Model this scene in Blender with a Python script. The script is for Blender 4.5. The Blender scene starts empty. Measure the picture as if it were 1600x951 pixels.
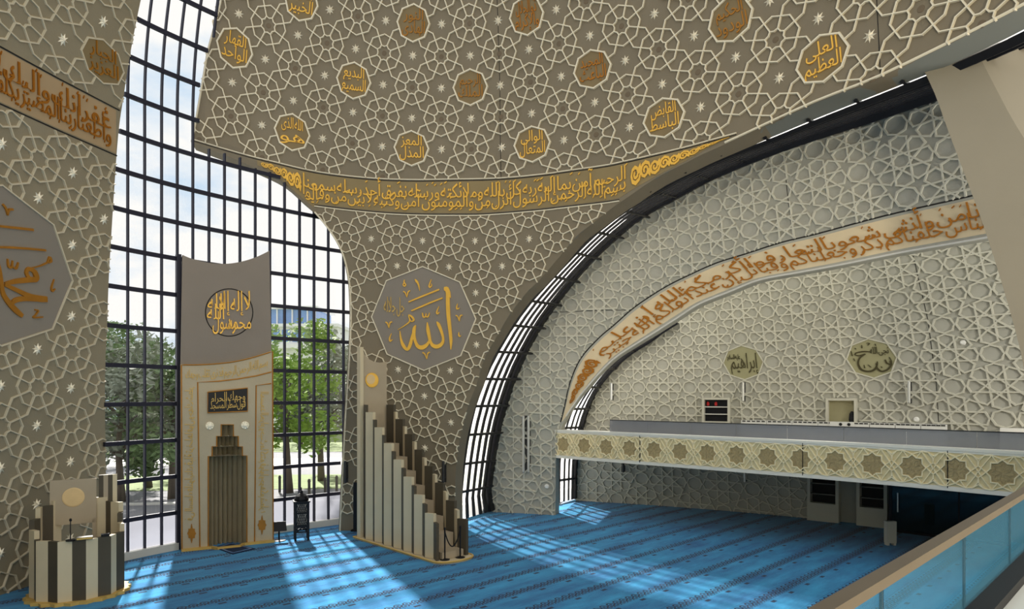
import bpy, math, random
import numpy as np
from mathutils import Vector, Matrix
from mathutils.geometry import delaunay_2d_cdt
random.seed(7)
SC = bpy.context.scene
REAR_Z, FILL_DOME, FILL_WALL = 18, 1700, 750
COL = SC.collection
PI = math.pi
F, CX, CY, H = 1060.0, 800.0, 618.0, 5.0      # camera constants for a 1600 x 951 frame

# ------------------------------------------------------------------ basic helpers
def V(*a): return Vector(a)
def ray(px, py): return Vector(((px-CX)/F, 1.0, (CY-py)/F))
def proj(p): return (CX+F*p.x/p.y, CY-F*(p.z-H)/p.y)
def floor_at(px, py, z=0.0):
    d = ray(px, py); t = (z-H)/d.z
    return Vector((d.x*t, t, z))

class Dome:
    """vertical drum of radius R up to zc, then a sphere of the same radius"""
    def __init__(s, ax, ay, R, zc): s.ax, s.ay, s.R, s.zc = ax, ay, R, zc
    def hit(s, px, py):
        d = ray(px, py)
        a = d.x*d.x+d.y*d.y; b = -(d.x*s.ax+d.y*s.ay); c = s.ax**2+s.ay**2-s.R**2
        t = (-b+math.sqrt(max(b*b-a*c, 0)))/a
        if H+t*d.z > s.zc:
            cz = s.zc-H
            a = d.length_squared; b = -(d.x*s.ax+d.y*s.ay+d.z*cz); c = s.ax**2+s.ay**2+cz**2-s.R**2
            t = (-b+math.sqrt(max(b*b-a*c, 0)))/a
        return Vector((d.x*t, d.y*t, H+d.z*t))
    def nrm(s, p):
        n = Vector((s.ax-p.x, s.ay-p.y, (s.zc-p.z) if p.z > s.zc else 0.0))
        return n.normalized()
    def par(s, p):
        th = math.atan2(p.x-s.ax, p.y-s.ay)
        w = p.z if p.z <= s.zc else s.zc+s.R*math.asin(min(1, (p.z-s.zc)/s.R))
        return th*s.R, w
    def pt(s, q, w):
        th = q/s.R
        if w <= s.zc: r, z = s.R, w
        else:
            a = (w-s.zc)/s.R; r, z = s.R*math.cos(a), s.zc+s.R*math.sin(a)
        return Vector((s.ax+r*math.sin(th), s.ay+r*math.cos(th), z))
    def pxmap(s): 
        def m(x, y):
            p = s.hit(x, y); return p, s.nrm(p)
        return m

class Wall:
    """vertical plane through p with horizontal direction d; normal towards the camera"""
    def __init__(s, p, d):
        s.p = Vector((p[0], p[1], 0)); s.d = Vector((d[0], d[1], 0)).normalized()
        n = Vector((-s.d.y, s.d.x, 0))
        if n.dot(s.p) > 0: n = -n
        s.n = n
    def hit(s, px, py):
        d = ray(px, py); t = s.n.dot(s.p)/s.n.dot(d)
        return Vector((d.x*t, d.y*t, H+d.z*t))
    def nrm(s, p): return s.n
    def pxmap(s):
        def m(x, y): return s.hit(x, y), s.n
        return m

class MB:
    def __init__(s): s.v, s.f = [], []
    def quadstrip(s): pass
    def add(s, vs, fs):
        o = len(s.v); s.v += [tuple(q) for q in vs]; s.f += [tuple(i+o for i in f) for f in fs]
    def box(s, c, size, X=None, Y=None, Z=None):
        X = X or V(1,0,0); Y = Y or V(0,1,0); Z = Z or V(0,0,1); c = Vector(c)
        vs = [c+X*(size[0]*.5*a)+Y*(size[1]*.5*b)+Z*(size[2]*.5*d) for a in (-1,1) for b in (-1,1) for d in (-1,1)]
        s.add(vs, [(0,1,3,2),(4,6,7,5),(0,4,5,1),(2,3,7,6),(0,2,6,4),(1,5,7,3)])
    def bar(s, a, b, w, h, n):
        """rectangular bar from a to b; h along n"""
        a, b, n = Vector(a), Vector(b), Vector(n); t = (b-a)
        if t.length < 1e-6: return
        t.normalize(); q = t.cross(n)
        if q.length < 1e-6: q = t.orthogonal()
        q.normalize(); n = q.cross(t).normalized()
        vs = [p+q*(w*.5*i)+n*(h*.5*j) for p in (a,b) for i, j in ((-1,-1),(1,-1),(1,1),(-1,1))]
        s.add(vs, [(0,3,2,1),(4,5,6,7),(0,1,5,4),(1,2,6,5),(2,3,7,6),(3,0,4,7)])
    def rib(s, a, b, na, nb, w, h):
        """bevelled rib lying on a surface"""
        t = (b-a)
        if t.length < 1e-5: return
        t = t.normalized(); vs = []
        for p, n in ((a-t*w*.3, na), (b+t*w*.3, nb)):
            q = t.cross(n).normalized()
            vs += [p-q*w*.5-n*.02, p+q*w*.5-n*.02, p+q*w*.3+n*h, p-q*w*.3+n*h]
        s.add(vs, [(0,3,2,1),(4,5,6,7),(1,2,6,5),(2,3,7,6),(3,0,4,7)])
    def tube(s, pts, r, k=8, closed=False, caps=True):
        pts = [Vector(p) for p in pts]; n = len(pts); o = len(s.v)
        rs = r if isinstance(r, (list, tuple)) else [r]*n
        up = None
        for i, p in enumerate(pts):
            t = (pts[(i+1) % n]-pts[i-1]) if closed else (pts[min(i+1, n-1)]-pts[max(i-1, 0)])
            t.normalize()
            if up is None: up = t.orthogonal().normalized()
            up = (up-t*up.dot(t)).normalized() if (up-t*up.dot(t)).length > 1e-6 else t.orthogonal().normalized()
            b = t.cross(up)
            for j in range(k):
                a = 2*PI*j/k; s.v.append(tuple(p+(up*math.cos(a)+b*math.sin(a))*rs[i]))
        for i in range(n if closed else n-1):
            for j in range(k):
                a, b2 = o+i*k+j, o+i*k+(j+1) % k; c, d = o+((i+1) % n)*k+(j+1) % k, o+((i+1) % n)*k+j
                s.f.append((a, b2, c, d))
        if caps and not closed:
            s.f.append(tuple(o+j for j in reversed(range(k)))); s.f.append(tuple(o+(n-1)*k+j for j in range(k)))
    def lathe(s, c, prof, k=24, X=None, Y=None, Z=None):
        c = Vector(c); X = X or V(1,0,0); Y = Y or V(0,1,0); Z = Z or V(0,0,1); o = len(s.v)
        for r, z in prof:
            for j in range(k):
                a = 2*PI*j/k; s.v.append(tuple(c+X*(r*math.cos(a))+Y*(r*math.sin(a))+Z*z))
        for i in range(len(prof)-1):
            for j in range(k):
                s.f.append((o+i*k+j, o+i*k+(j+1) % k, o+(i+1)*k+(j+1) % k, o+(i+1)*k+j))
        s.f.append(tuple(o+j for j in reversed(range(k)))); m = o+(len(prof)-1)*k
        s.f.append(tuple(m+j for j in range(k)))
    def prism(s, poly, z0, z1):
        """vertical prism over a plan polygon [(x, y)...]"""
        n = len(poly); o = len(s.v)
        tr = delaunay_2d_cdt([Vector(p) for p in poly], [], [list(range(n))], 1, 1e-6)
        for z in (z0, z1):
            s.v += [(p[0], p[1], z) for p in tr[0]]
        m = len(tr[0])
        for f in tr[2]:
            s.f.append(tuple(o+i for i in reversed(f))); s.f.append(tuple(o+m+i for i in f))
        o2 = len(s.v)
        for p in poly: s.v += [(p[0], p[1], z0), (p[0], p[1], z1)]
        for i in range(n):
            j = (i+1) % n; s.f.append((o2+2*i, o2+2*j, o2+2*j+1, o2+2*i+1))
    def flat(s, vs2, fs, mp, lift, thick):
        """2-D mesh mapped on a surface and raised by lift, with side walls of height thick"""
        if not fs: return
        o = len(s.v); n = len(vs2); base = []
        for x, y in vs2:
            p, nr = mp(x, y); s.v.append(tuple(p+nr*lift)); base.append((p, nr))
        s.f += [tuple(i+o for i in f) for f in fs]
        if thick > 0:
            cnt = {}
            for f in fs:
                for i in range(len(f)):
                    a, b = f[i], f[(i+1) % len(f)]; cnt.setdefault((min(a,b), max(a,b)), []).append((a, b))
            o2 = len(s.v)
            for p, nr in base: s.v.append(tuple(p+nr*(lift-thick)))
            for e in cnt.values():
                if len(e) == 1:
                    a, b = e[0]; s.f.append((o+b, o+a, o2+a, o2+b))
    def build(s, name, mat, parent=None, smooth=False, recalc=True):
        me = bpy.data.meshes.new(name); me.from_pydata(s.v, [], s.f); me.update()
        if recalc and len(s.f) < 60000:
            import bmesh
            bm = bmesh.new(); bm.from_mesh(me); bmesh.ops.recalc_face_normals(bm, faces=bm.faces); bm.to_mesh(me); bm.free()
        if smooth:
            for p in me.polygons: p.use_smooth = True
        me.materials.append(mat)
        o = bpy.data.objects.new(name, me); COL.objects.link(o)
        if parent is not None:
            o.parent = parent
            o.matrix_parent_inverse = Matrix.Translation(parent.location).inverted() if parent.type == 'EMPTY' else Matrix()
        return o

def tag(o, label=None, cat=None, group=None, kind=None):
    if label: o['label'] = label
    if cat: o['category'] = cat
    if group: o['group'] = group
    if kind: o['kind'] = kind
    return o
def thing(name, label, cat, loc, group=None):
    o = bpy.data.objects.new(name, None); o.empty_display_size = .2; o.location = loc; COL.objects.link(o)
    return tag(o, label, cat, group)
def struct(name, mb, mat, parent=None, smooth=False, label=None):
    o = mb.build(name, mat, parent, smooth); o['kind'] = 'structure'
    if label: o['label'] = label
    return o

# ------------------------------------------------------------------ materials
def srgb(r, g, b):
    f = lambda c: (c/255/12.92) if c/255 <= .04045 else ((c/255+.055)/1.055)**2.4
    return (f(r), f(g), f(b), 1)
def mat(name, col, rough=.7, metal=0.0, var=.12, scale=2.0, bump=0.0, spec=.3, bscale=None):
    m = bpy.data.materials.new(name); m.use_nodes = True; nt = m.node_tree; b = nt.nodes['Principled BSDF']
    b.inputs['Roughness'].default_value = rough; b.inputs['Metallic'].default_value = metal
    b.inputs['Specular IOR Level'].default_value = spec
    tc = nt.nodes.new('ShaderNodeTexCoord'); nz = nt.nodes.new('ShaderNodeTexNoise'); nz.inputs['Scale'].default_value = scale
    nz.inputs['Detail'].default_value = 6
    nt.links.new(tc.outputs['Object'], nz.inputs['Vector'])
    mx = nt.nodes.new('ShaderNodeMix'); mx.data_type = 'RGBA'
    mx.inputs[6].default_value = tuple(c*(1-var) for c in col[:3])+(1,); mx.inputs[7].default_value = tuple(min(1, c*(1+var)) for c in col[:3])+(1,)
    nt.links.new(nz.outputs['Fac'], mx.inputs[0]); nt.links.new(mx.outputs[2], b.inputs['Base Color'])
    if bump:
        n2 = nt.nodes.new('ShaderNodeTexNoise'); n2.inputs['Scale'].default_value = bscale or scale*12; n2.inputs['Detail'].default_value = 8
        nt.links.new(tc.outputs['Object'], n2.inputs['Vector'])
        bp = nt.nodes.new('ShaderNodeBump'); bp.inputs['Strength'].default_value = bump; bp.inputs['Distance'].default_value = .02
        nt.links.new(n2.outputs['Fac'], bp.inputs['Height']); nt.links.new(bp.outputs['Normal'], b.inputs['Normal'])
    return m
def glass(name, tint, gloss=.08, rough=.02, white=0.0, wcol=(.9,.92,.95,1), transl=False):
    m = bpy.data.materials.new(name); m.use_nodes = True; nt = m.node_tree; nt.nodes.clear()
    out = nt.nodes.new('ShaderNodeOutputMaterial'); tr = nt.nodes.new('ShaderNodeBsdfTransparent'); tr.inputs[0].default_value = tint
    gl = nt.nodes.new('ShaderNodeBsdfGlossy'); gl.inputs['Roughness'].default_value = rough
    nz = nt.nodes.new('ShaderNodeTexNoise'); nz.inputs['Scale'].default_value = 1.5
    rmp = nt.nodes.new('ShaderNodeMath'); rmp.operation = 'MULTIPLY_ADD'; rmp.inputs[1].default_value = gloss*.4; rmp.inputs[2].default_value = gloss*.8
    nt.links.new(nz.outputs['Fac'], rmp.inputs[0])
    mx = nt.nodes.new('ShaderNodeMixShader'); nt.links.new(rmp.outputs[0], mx.inputs[0])
    nt.links.new(tr.outputs[0], mx.inputs[1]); nt.links.new(gl.outputs[0], mx.inputs[2])
    last = mx
    if white:
        df = nt.nodes.new('ShaderNodeBsdfTranslucent' if transl else 'ShaderNodeBsdfDiffuse'); df.inputs[0].default_value = wcol
        m2 = nt.nodes.new('ShaderNodeMixShader'); m2.inputs[0].default_value = white
        nt.links.new(mx.outputs[0], m2.inputs[1]); nt.links.new(df.outputs[0], m2.inputs[2]); last = m2
    nt.links.new(last.outputs[0], out.inputs[0])
    return m

M = {}
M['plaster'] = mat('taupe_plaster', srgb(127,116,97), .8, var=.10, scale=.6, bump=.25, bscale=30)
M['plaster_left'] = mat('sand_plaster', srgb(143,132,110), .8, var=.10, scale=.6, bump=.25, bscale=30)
M['rib'] = mat('ivory_rib', srgb(226,215,190), .55, var=.05, scale=3)
M['rib_left'] = mat('stone_rib', srgb(202,190,166), .6, var=.05, scale=3)
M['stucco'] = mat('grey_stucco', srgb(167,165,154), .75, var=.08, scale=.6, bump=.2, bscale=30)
M['stucco_rib'] = mat('grey_stucco_rib', srgb(192,189,174), .7, var=.06, scale=3)
M['groove'] = mat('dark_groove', srgb(38,36,34), .8)
M['fascia'] = mat('fascia_grey', srgb(120,122,116), .7, var=.06, scale=.8)
M['gold'] = mat('gilt', srgb(240,184,70), .38, .15, var=.18, scale=3, spec=.5)
M['gold_dark'] = mat('aged_gilt', srgb(168,112,34), .45, .3, var=.25, scale=3, spec=.4)
M['gold_deep'] = mat('bronze_gilt', srgb(176,112,36), .42, .5, var=.2, scale=3)
M['gold_pale'] = mat('pale_gilt', srgb(205,170,95), .5, .2, var=.2, scale=3)
M['ink'] = mat('olive_black_inlay', srgb(66,60,34), .6)
M['band_field'] = mat('band_field_taupe', srgb(142,124,88), .75, var=.14, scale=1.2)
M['band_left_field'] = mat('band_field_tan', srgb(172,146,112), .75, var=.10, scale=1.2)
M['band_cream'] = mat('band_field_cream', srgb(212,194,160), .7, var=.08, scale=1)
M['disc_field'] = mat('medallion_field', srgb(130,112,80), .7, var=.15, scale=2)
M['disc_plain'] = mat('medallion_plain_field', srgb(136,127,116), .75, var=.06, scale=1)
M['disc_olive'] = mat('medallion_olive_field', srgb(150,146,112), .7, var=.08, scale=2)
M['silver'] = mat('silver', srgb(240,230,208), .35, .25, var=.05, scale=5, spec=.6)
M['dimple'] = mat('recess_brown', srgb(112,98,80), .9)
M['black_metal'] = mat('black_metal', srgb(26,26,30), .45, .3, var=.2, scale=4)
M['navy_metal'] = mat('navy_frame_metal', srgb(38,38,52), .5, .2, var=.15, scale=3)
M['dark_grey'] = mat('dark_grey_metal', srgb(60,60,60), .5, .2, var=.15, scale=3)
M['white_trim'] = mat('white_trim', srgb(225,224,218), .6, var=.05, scale=2)
M['sill'] = mat('light_sill', srgb(205,203,196), .65, var=.06, scale=1)
M['concrete'] = mat('mihrab_concrete', srgb(136,126,116), .8, var=.07, scale=1.2, bump=.15)
M['rib_concrete'] = mat('rib_concrete', srgb(150,142,126), .8, var=.06, scale=.8, bump=.1)
M['travertine'] = mat('travertine', srgb(182,168,142), .6, var=.16, scale=1.4, bump=.15)
M['travertine_niche'] = mat('travertine_niche', srgb(172,160,134), .6, var=.14, scale=2, bump=.15)
M['cream_stone'] = mat('cream_stone', srgb(206,190,158), .55, var=.10, scale=1.5)
M['umber_stone'] = mat('umber_stone', srgb(78,70,56), .55, var=.18, scale=2)
M['panel_stone'] = mat('rosy_limestone', srgb(172,156,132), .55, var=.10, scale=1.5)
M['pale_disc'] = mat('honey_onyx', srgb(222,190,138), .4, var=.12, scale=4)
M['steel'] = mat('brushed_steel', srgb(200,200,195), .35, .7, var=.08, scale=6)
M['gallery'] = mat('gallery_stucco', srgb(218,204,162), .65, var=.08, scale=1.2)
M['gallery_rib'] = mat('gallery_rib', srgb(244,232,194), .5, var=.06, scale=3)
M['gallery_inset'] = mat('gallery_inset', srgb(176,158,116), .6, var=.4, scale=16, bump=.8, bscale=26)
M['ledge'] = mat('ledge_white', srgb(224,222,212), .5, var=.05, scale=2)
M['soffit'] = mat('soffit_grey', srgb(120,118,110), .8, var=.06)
M['rail'] = mat('rail_bronze', srgb(108,97,82), .45, .2, var=.08, scale=4)
M['rubber'] = mat('black_rubber', srgb(20,20,22), .7)
M['red'] = mat('red_plastic', srgb(170,30,30), .5)
M['olive'] = mat('olive_recess', srgb(150,144,112), .8)
M['dark_rug'] = mat('navy_rug', srgb(22,42,70), .95, var=.35, scale=9)
M['bark'] = mat('bark', srgb(92,84,74), .9, var=.3, scale=4, bump=.5)
M['leaf_a'] = mat('leaf_fresh', srgb(128,160,62), .6, var=.4, scale=3)
M['leaf_b'] = mat('leaf_mid', srgb(104,126,84), .6, var=.4, scale=3)
M['leaf_c'] = mat('leaf_grey', srgb(132,140,124), .6, var=.4, scale=3)
M['grass'] = mat('grass', srgb(122,136,92), .9, var=.3, scale=2)
M['asphalt'] = mat('asphalt', srgb(128,128,132), .9, var=.1, scale=2)
M['path'] = mat('path_paving', srgb(205,203,198), .8, var=.08, scale=2)
M['render_white'] = mat('white_render', srgb(232,232,230), .7, var=.03)
M['blue_glazing'] = mat('blue_glazing', srgb(104,146,200), .15, .1, var=.3, scale=.8, spec=.7)
M['car_white'] = mat('car_paint', srgb(235,235,238), .25, var=.02, spec=.6)
M['glass'] = glass('window_glass', (.94,.95,.97,1), .07)
M['frost'] = glass('frosted_glass', (.55,.57,.62,1), .06, .3, .8, (.22,.225,.26,1), True)
M['skylight'] = glass('white_skylight_glass', (.97,.97,.97,1), .05, .2, .45, (.95,.95,.95,1), True)
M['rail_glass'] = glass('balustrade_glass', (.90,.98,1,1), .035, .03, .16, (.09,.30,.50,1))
M['grey_glass'] = glass('gallery_glass', (.62,.64,.68,1), .16, .08, .55, (.30,.31,.34,1))
M['teal_glass'] = glass('dark_teal_glass', (.10,.17,.19,1), .05, .05, .45, (.03,.05,.055,1))

# ------------------------------------------------------------------ lettering: letters shaped into joined forms
FORMS = {}
def _reg(chars, start, n):
    for c in chars: FORMS[c] = (start, n); start += n
    return start
_s = 0xFE80
for ch, n in (('\u0621',1),('\u0622',2),('\u0623',2),('\u0624',2),('\u0625',2),('\u0626',4),('\u0627',2),('\u0628',4),('\u0629',2),('\u062a',4),('\u062b',4),
              ('\u062c',4),('\u062d',4),('\u062e',4),('\u062f',2),('\u0630',2),('\u0631',2),('\u0632',2),('\u0633',4),('\u0634',4),('\u0635',4),('\u0636',4),
              ('\u0637',4),('\u0638',4),('\u0639',4),('\u063a',4),('\u0641',4),('\u0642',4),('\u0643',4),('\u0644',4),('\u0645',4),('\u0646',4),('\u0647',4),
              ('\u0648',2),('\u0649',2),('\u064a',4)):
    _s = _reg(ch, _s, n)
def shape(word):
    out = []; i = 0; prev = False
    while i < len(word):
        c = word[i]
        if c not in FORMS: out.append(c); prev = False; i += 1; continue
        st, n = FORMS[c]
        if c == '\u0644' and i+1 < len(word) and word[i+1] in '\u0622\u0623\u0625\u0627':
            lig = {'\u0622':0xFEF5,'\u0623':0xFEF7,'\u0625':0xFEF9,'\u0627':0xFEFB}[word[i+1]]
            out.append(chr(lig+(1 if prev else 0))); prev = False; i += 2; continue
        nxt = i+1 < len(word) and word[i+1] in FORMS and FORMS[word[i+1]][1] > 1
        if n == 4: k = (3 if nxt else 1) if prev else (2 if nxt else 0); prev = True
        elif n == 2: k = 1 if prev else 0; prev = False
        else: k = 0; prev = False
        out.append(chr(st+k)); i += 1
    return ''.join(reversed(out))
_cache = {}
def glyphs(word):
    """word -> (2-D verts, faces, width); em = 1"""
    if word in _cache: return _cache[word]
    c = bpy.data.curves.new('tmp_text', 'FONT'); c.body = shape(word); c.resolution_u = 2
    o = bpy.data.objects.new('tmp_text', c); COL.objects.link(o)
    me = o.evaluated_get(bpy.context.evaluated_depsgraph_get()).to_mesh()
    vs = [(v.co.x, v.co.y) for v in me.vertices]; fs = [tuple(p.vertices) for p in me.polygons]
    bpy.data.objects.remove(o); bpy.data.curves.remove(c)
    x0 = min(v[0] for v in vs); x1 = max(v[0] for v in vs)
    vs = [(x-x0, y) for x, y in vs]
    _cache[word] = (vs, fs, x1-x0); return _cache[word]
def stretch(y, k): return y if y < .34 else .34+(y-.34)*k
def line_text(words, x0, x1, y0, y1, k=1.7, gap=.18):
    """right-to-left words filling the rectangle x0..x1, y0..y1 (y up)"""
    gs = [glyphs(w) for w in words]
    tot = sum(g[2] for g in gs)+gap*(len(gs)-1); sx = (x1-x0)/tot
    lo, hi = -.24, stretch(.72, k); sy = (y1-y0)/(hi-lo)
    X = x1; vs, fs = [], []
    for g in gs:
        X -= g[2]*sx; o = len(vs)
        vs += [(X+x*sx, y0+(stretch(max(-.26, y), k)-lo)*sy) for x, y in g[0]]
        fs += [tuple(i+o for i in f) for f in g[1]]
        X -= gap*sx
    return vs, fs
def stroke(pts, sub=6):
    """brush stroke [(x, y, width)...] -> 2-D mesh"""
    P = [np.array(p, float) for p in pts]; q = []
    for i in range(len(P)-1):
        p0, p1, p2, p3 = P[max(i-1,0)], P[i], P[i+1], P[min(i+2, len(P)-1)]
        for k in range(sub):
            t = k/sub
            q.append(.5*((2*p1)+(-p0+p2)*t+(2*p0-5*p1+4*p2-p3)*t*t+(-p0+3*p1-3*p2+p3)*t**3))
    q.append(P[-1]); vs, fs = [], []
    for i, a in enumerate(q):
        d = q[min(i+1, len(q)-1)][:2]-q[max(i-1,0)][:2]; L = np.hypot(*d) or 1; n = np.array((-d[1], d[0]))/L; w = max(a[2], 1e-4)*.5
        vs += [tuple(a[:2]+n*w), tuple(a[:2]-n*w)]
    for i in range(len(q)-1): fs.append((2*i, 2*i+1, 2*i+3, 2*i+2))
    return vs, fs
def poly_fill(pts):
    tr = delaunay_2d_cdt([Vector(p) for p in pts], [], [list(range(len(pts)))], 1, 1e-6)
    return [tuple(p) for p in tr[0]], [tuple(f) for f in tr[2]]

def grid_fill(poly, step):
    edge = dens(poly, step); n = len(edge); pts = [Vector(p) for p in edge]
    xs = [p[0] for p in edge]; ys = [p[1] for p in edge]; x = min(xs)+step*.5
    while x < max(xs):
        y = min(ys)+step*.5
        while y < max(ys):
            if inside((x, y), poly): pts.append(Vector((x, y)))
            y += step
        x += step
    tr = delaunay_2d_cdt(pts, [], [list(range(n))], 1, 1e-6)
    return [tuple(p) for p in tr[0]], [tuple(f) for f in tr[2]]
# ------------------------------------------------------------------ the surfaces of the hall
SB = Dome(-6.8, 4.56, 20.6, 14.2)       # front shell
SB2 = Dome(-6.8, 4.56, 21.5, 14.2)      # its back
SCW = Dome(-7.66, .5, 29.5, 9.0)        # right shell
SCW2 = Dome(-7.66, .5, 30.1, 9.0)
SD = Dome(-7.66, .5, 33.6, 9.0)         # gallery back wall
SA = Dome(16.8, 12.4, 30.0, 2.0)        # left shell

def dens(poly, step, closed=True):
    out = []; n = len(poly)
    for i in range(n if closed else n-1):
        a, b = poly[i], poly[(i+1) % n]; L = math.hypot(b[0]-a[0], b[1]-a[1]); k = max(1, int(L/step))
        out += [(a[0]+(b[0]-a[0])*t/k, a[1]+(b[1]-a[1])*t/k) for t in range(k)]
    if not closed: out.append(poly[-1])
    return out
def inside(p, poly):
    x, y = p; r = False; j = len(poly)-1
    for i in range(len(poly)):
        xi, yi = poly[i]; xj, yj = poly[j]
        if (yi > y) != (yj > y) and x < (xj-xi)*(y-yi)/(yj-yi)+xi: r = not r
        j = i
    return r
def smooth_line(pts, k=6):
    P = [np.array(p, float) for p in pts]; out = []
    for i in range(len(P)-1):
        p0, p1, p2, p3 = P[max(i-1,0)], P[i], P[i+1], P[min(i+2, len(P)-1)]
        for q in range(k):
            t = q/k; out.append(tuple(.5*((2*p1)+(-p0+p2)*t+(2*p0-5*p1+4*p2-p3)*t*t+(-p0+3*p1-3*p2+p3)*t**3)))
    out.append(tuple(P[-1])); return out
def resample(pts, n):
    L = [0]
    for a, b in zip(pts, pts[1:]): L.append(L[-1]+math.hypot(b[0]-a[0], b[1]-a[1]))
    xs = np.interp(np.linspace(0, L[-1], n), L, [p[0] for p in pts]); ys = np.interp(np.linspace(0, L[-1], n), L, [p[1] for p in pts])
    return list(zip(xs, ys))
def panel(mb, surf, poly, step, thick, lift=0.0):
    edge = dens(poly, step); xs = [p[0] for p in edge]; ys = [p[1] for p in edge]
    pts = [Vector(p) for p in edge]; n = len(pts)
    x = min(xs)+step*.5
    while x < max(xs):
        y = min(ys)+step*.5
        while y < max(ys):
            if inside((x, y), poly): pts.append(Vector((x, y)))
            y += step
        x += step
    tr = delaunay_2d_cdt(pts, [], [list(range(n))], 1, 1e-5)
    mb.flat([tuple(p) for p in tr[0]], [tuple(f) for f in tr[2]], surf.pxmap(), lift, 0)
    o = len(mb.v); # back and sides
    mb.flat([tuple(p) for p in tr[0]], [tuple(reversed(f)) for f in tr[2]], surf.pxmap(), lift-thick, 0)
    o2 = len(mb.v)
    for p in edge:
        q = surf.hit(*p); nn = surf.nrm(q); mb.v.append(tuple(q+nn*lift)); mb.v.append(tuple(q+nn*(lift-thick)))
    for i in range(n):
        j = (i+1) % n; mb.f.append((o2+2*i, o2+2*j, o2+2*j+1, o2+2*i+1))

class Lattice:
    """grid sites (i, j) on a surface, fitted to where the sites are seen"""
    def __init__(s, surf, pts, terms):
        s.surf = surf; s.terms = terms
        k = np.array(list(pts), float); s.c = k.mean(0); s.sc = max(np.abs(k-s.c).max(), 1)
        y = np.array([surf.par(surf.hit(*p)) for p in pts.values()])
        s.co = np.linalg.lstsq(s.mon(k), y, rcond=None)[0]
        e = s.mon(k)@s.co-y; s.err = np.abs(e).max()
    def mon(s, k):
        u = (k-s.c)/s.sc
        return np.stack([u[:,0]**a*u[:,1]**b for a, b in s.terms], 1)
    def at(s, i, j):
        q, w = (s.mon(np.array([[i, j]], float))@s.co)[0]
        p = s.surf.pt(q, w); return p, s.surf.nrm(p)
    def mp(s): return lambda x, y: s.at(x, y)
def clip_seg(a, b, keep, n=10):
    """parts of the lattice segment a-b for which keep is true"""
    ts = [k/n for k in range(n+1)]; P = lambda t: (a[0]+(b[0]-a[0])*t, a[1]+(b[1]-a[1])*t)
    ks = [keep(P(t)) for t in ts]; out = []; st = None
    def bis(t0, t1, k0):
        for _ in range(7):
            m = (t0+t1)/2
            if keep(P(m)) == k0: t0 = m
            else: t1 = m
        return (t0+t1)/2
    for q in range(n+1):
        if ks[q] and st is None: st = ts[q] if q == 0 else bis(ts[q-1], ts[q], False)
        if not ks[q] and st is not None: out.append((P(st), P(bis(ts[q-1], ts[q], True)))); st = None
    if st is not None: out.append((P(st), P(1)))
    return out
def ring(c, r, ph=0, n=8): return [(c[0]+r*math.cos(ph+2*PI*k/n), c[1]+r*math.sin(ph+2*PI*k/n)) for k in range(n)]
E = PI/8
def rosette(c, medal=False):
    S = []
    if not medal:
        o = ring(c, .58); S += [(o[k], o[(k+1) % 8]) for k in range(8)]
        a = ring(c, .255, E); b = ring(c, .205, 0)
        for k in range(8): S += [(b[k], a[k]), (a[k], b[(k+1) % 8])]
    x = ring(c, .255 if not medal else .55, E); y = ring(c, .765, E)
    S += list(zip(x, y)); return S
def eightfold(c):
    """eight-pointed star with its eight petals round the site c (grey walls)"""
    S = []; d, L, A = .19, .62, .70
    for k in range(8):
        ca, sa = math.cos(k*PI/4), math.sin(k*PI/4)
        R = lambda x, y: (c[0]+x*ca-y*sa, c[1]+x*sa+y*ca)
        S += [(R(d, -.46), R(d, L)), (R(d, L), R(0, A)), (R(-d, L), R(0, A)), (R(-d, .4), R(-d, L))]
    return S
def draw(mb, lat, segs, keep, w, h):
    seen = set()
    for a, b in segs:
        key = tuple(sorted(((round(a[0],2), round(a[1],2)), (round(b[0],2), round(b[1],2)))))
        if key in seen: continue
        seen.add(key)
        for p, q in clip_seg(a, b, keep):
            pa, na = lat.at(*p); pb, nb = lat.at(*q); mb.rib(pa, pb, na, nb, w, h)
def pix_keep(lat, poly, extra=None):
    def k(p):
        if extra and not extra(p): return False
        q, _ = lat.at(*p)
        return q.y > 1 and inside(proj(q), poly)
    return k
def edge_rim(mb, surf, pts, w, h, step=14):
    q = dens(pts, step, False); P = [surf.hit(*p) for p in q]
    for a, b in zip(P, P[1:]): mb.rib(a, b, surf.nrm(a), surf.nrm(b), w, h)

# outlines seen in the frame
ARCH_R = smooth_line([(529,830),(530.5,793),(534,723),(537.5,654),(541,600),(544,552),(546,500),(545.5,470),(542.6,433),(532.5,393),(515,362),(490,331),(467,310),(439,284),(407,266),(360,246),(298,221)], 4)
JAMB_UP = [(298,221),(303,196),(311,150),(323,79),(340,17),(348,-20),(366,-90),(390,-170),(420,-260)]
E_B = smooth_line([(711,835),(711,800),(711,767),(712.7,730),(718,688),(725.5,656),(732.6,631),(744,602),(757,560),(777,524),(796,492),(821,459),(840,440),(870,406),(900,370),(923,351),(963,320),(978,310),(1025,278),(1072,254),(1100,240),(1160,213),(1273,161),(1377,119.7),(1513,53.8),(1600,9),(1700,-45)], 3)
S_L = smooth_line([(711,815),(711,800),(713,770),(717,725),(724,679),(734,634),(749,592),(770,549),(795,508),(823,470),(860,430),(895,394),(927,362),(971,328),(1019,300),(1074,270),(1131,243),(1199,217),(1266,189),(1341,159),(1414,130),(1480,103),(1560,66),(1600,46),(1700,-5)], 3)
S_R = smooth_line([(768,797),(762,778),(764,758),(769.5,719),(776.5,676),(788,633),(801,592.6),(819,551.5),(840,512.5),(865,475.7),(892.5,440),(925,403),(961,369),(1001,334.7),(1026,320),(1048,307),(1099,277),(1160,247),(1240,213),(1285,196),(1361,168),(1439,137),(1510,110),(1600,72),(1700,28)], 3)
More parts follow.
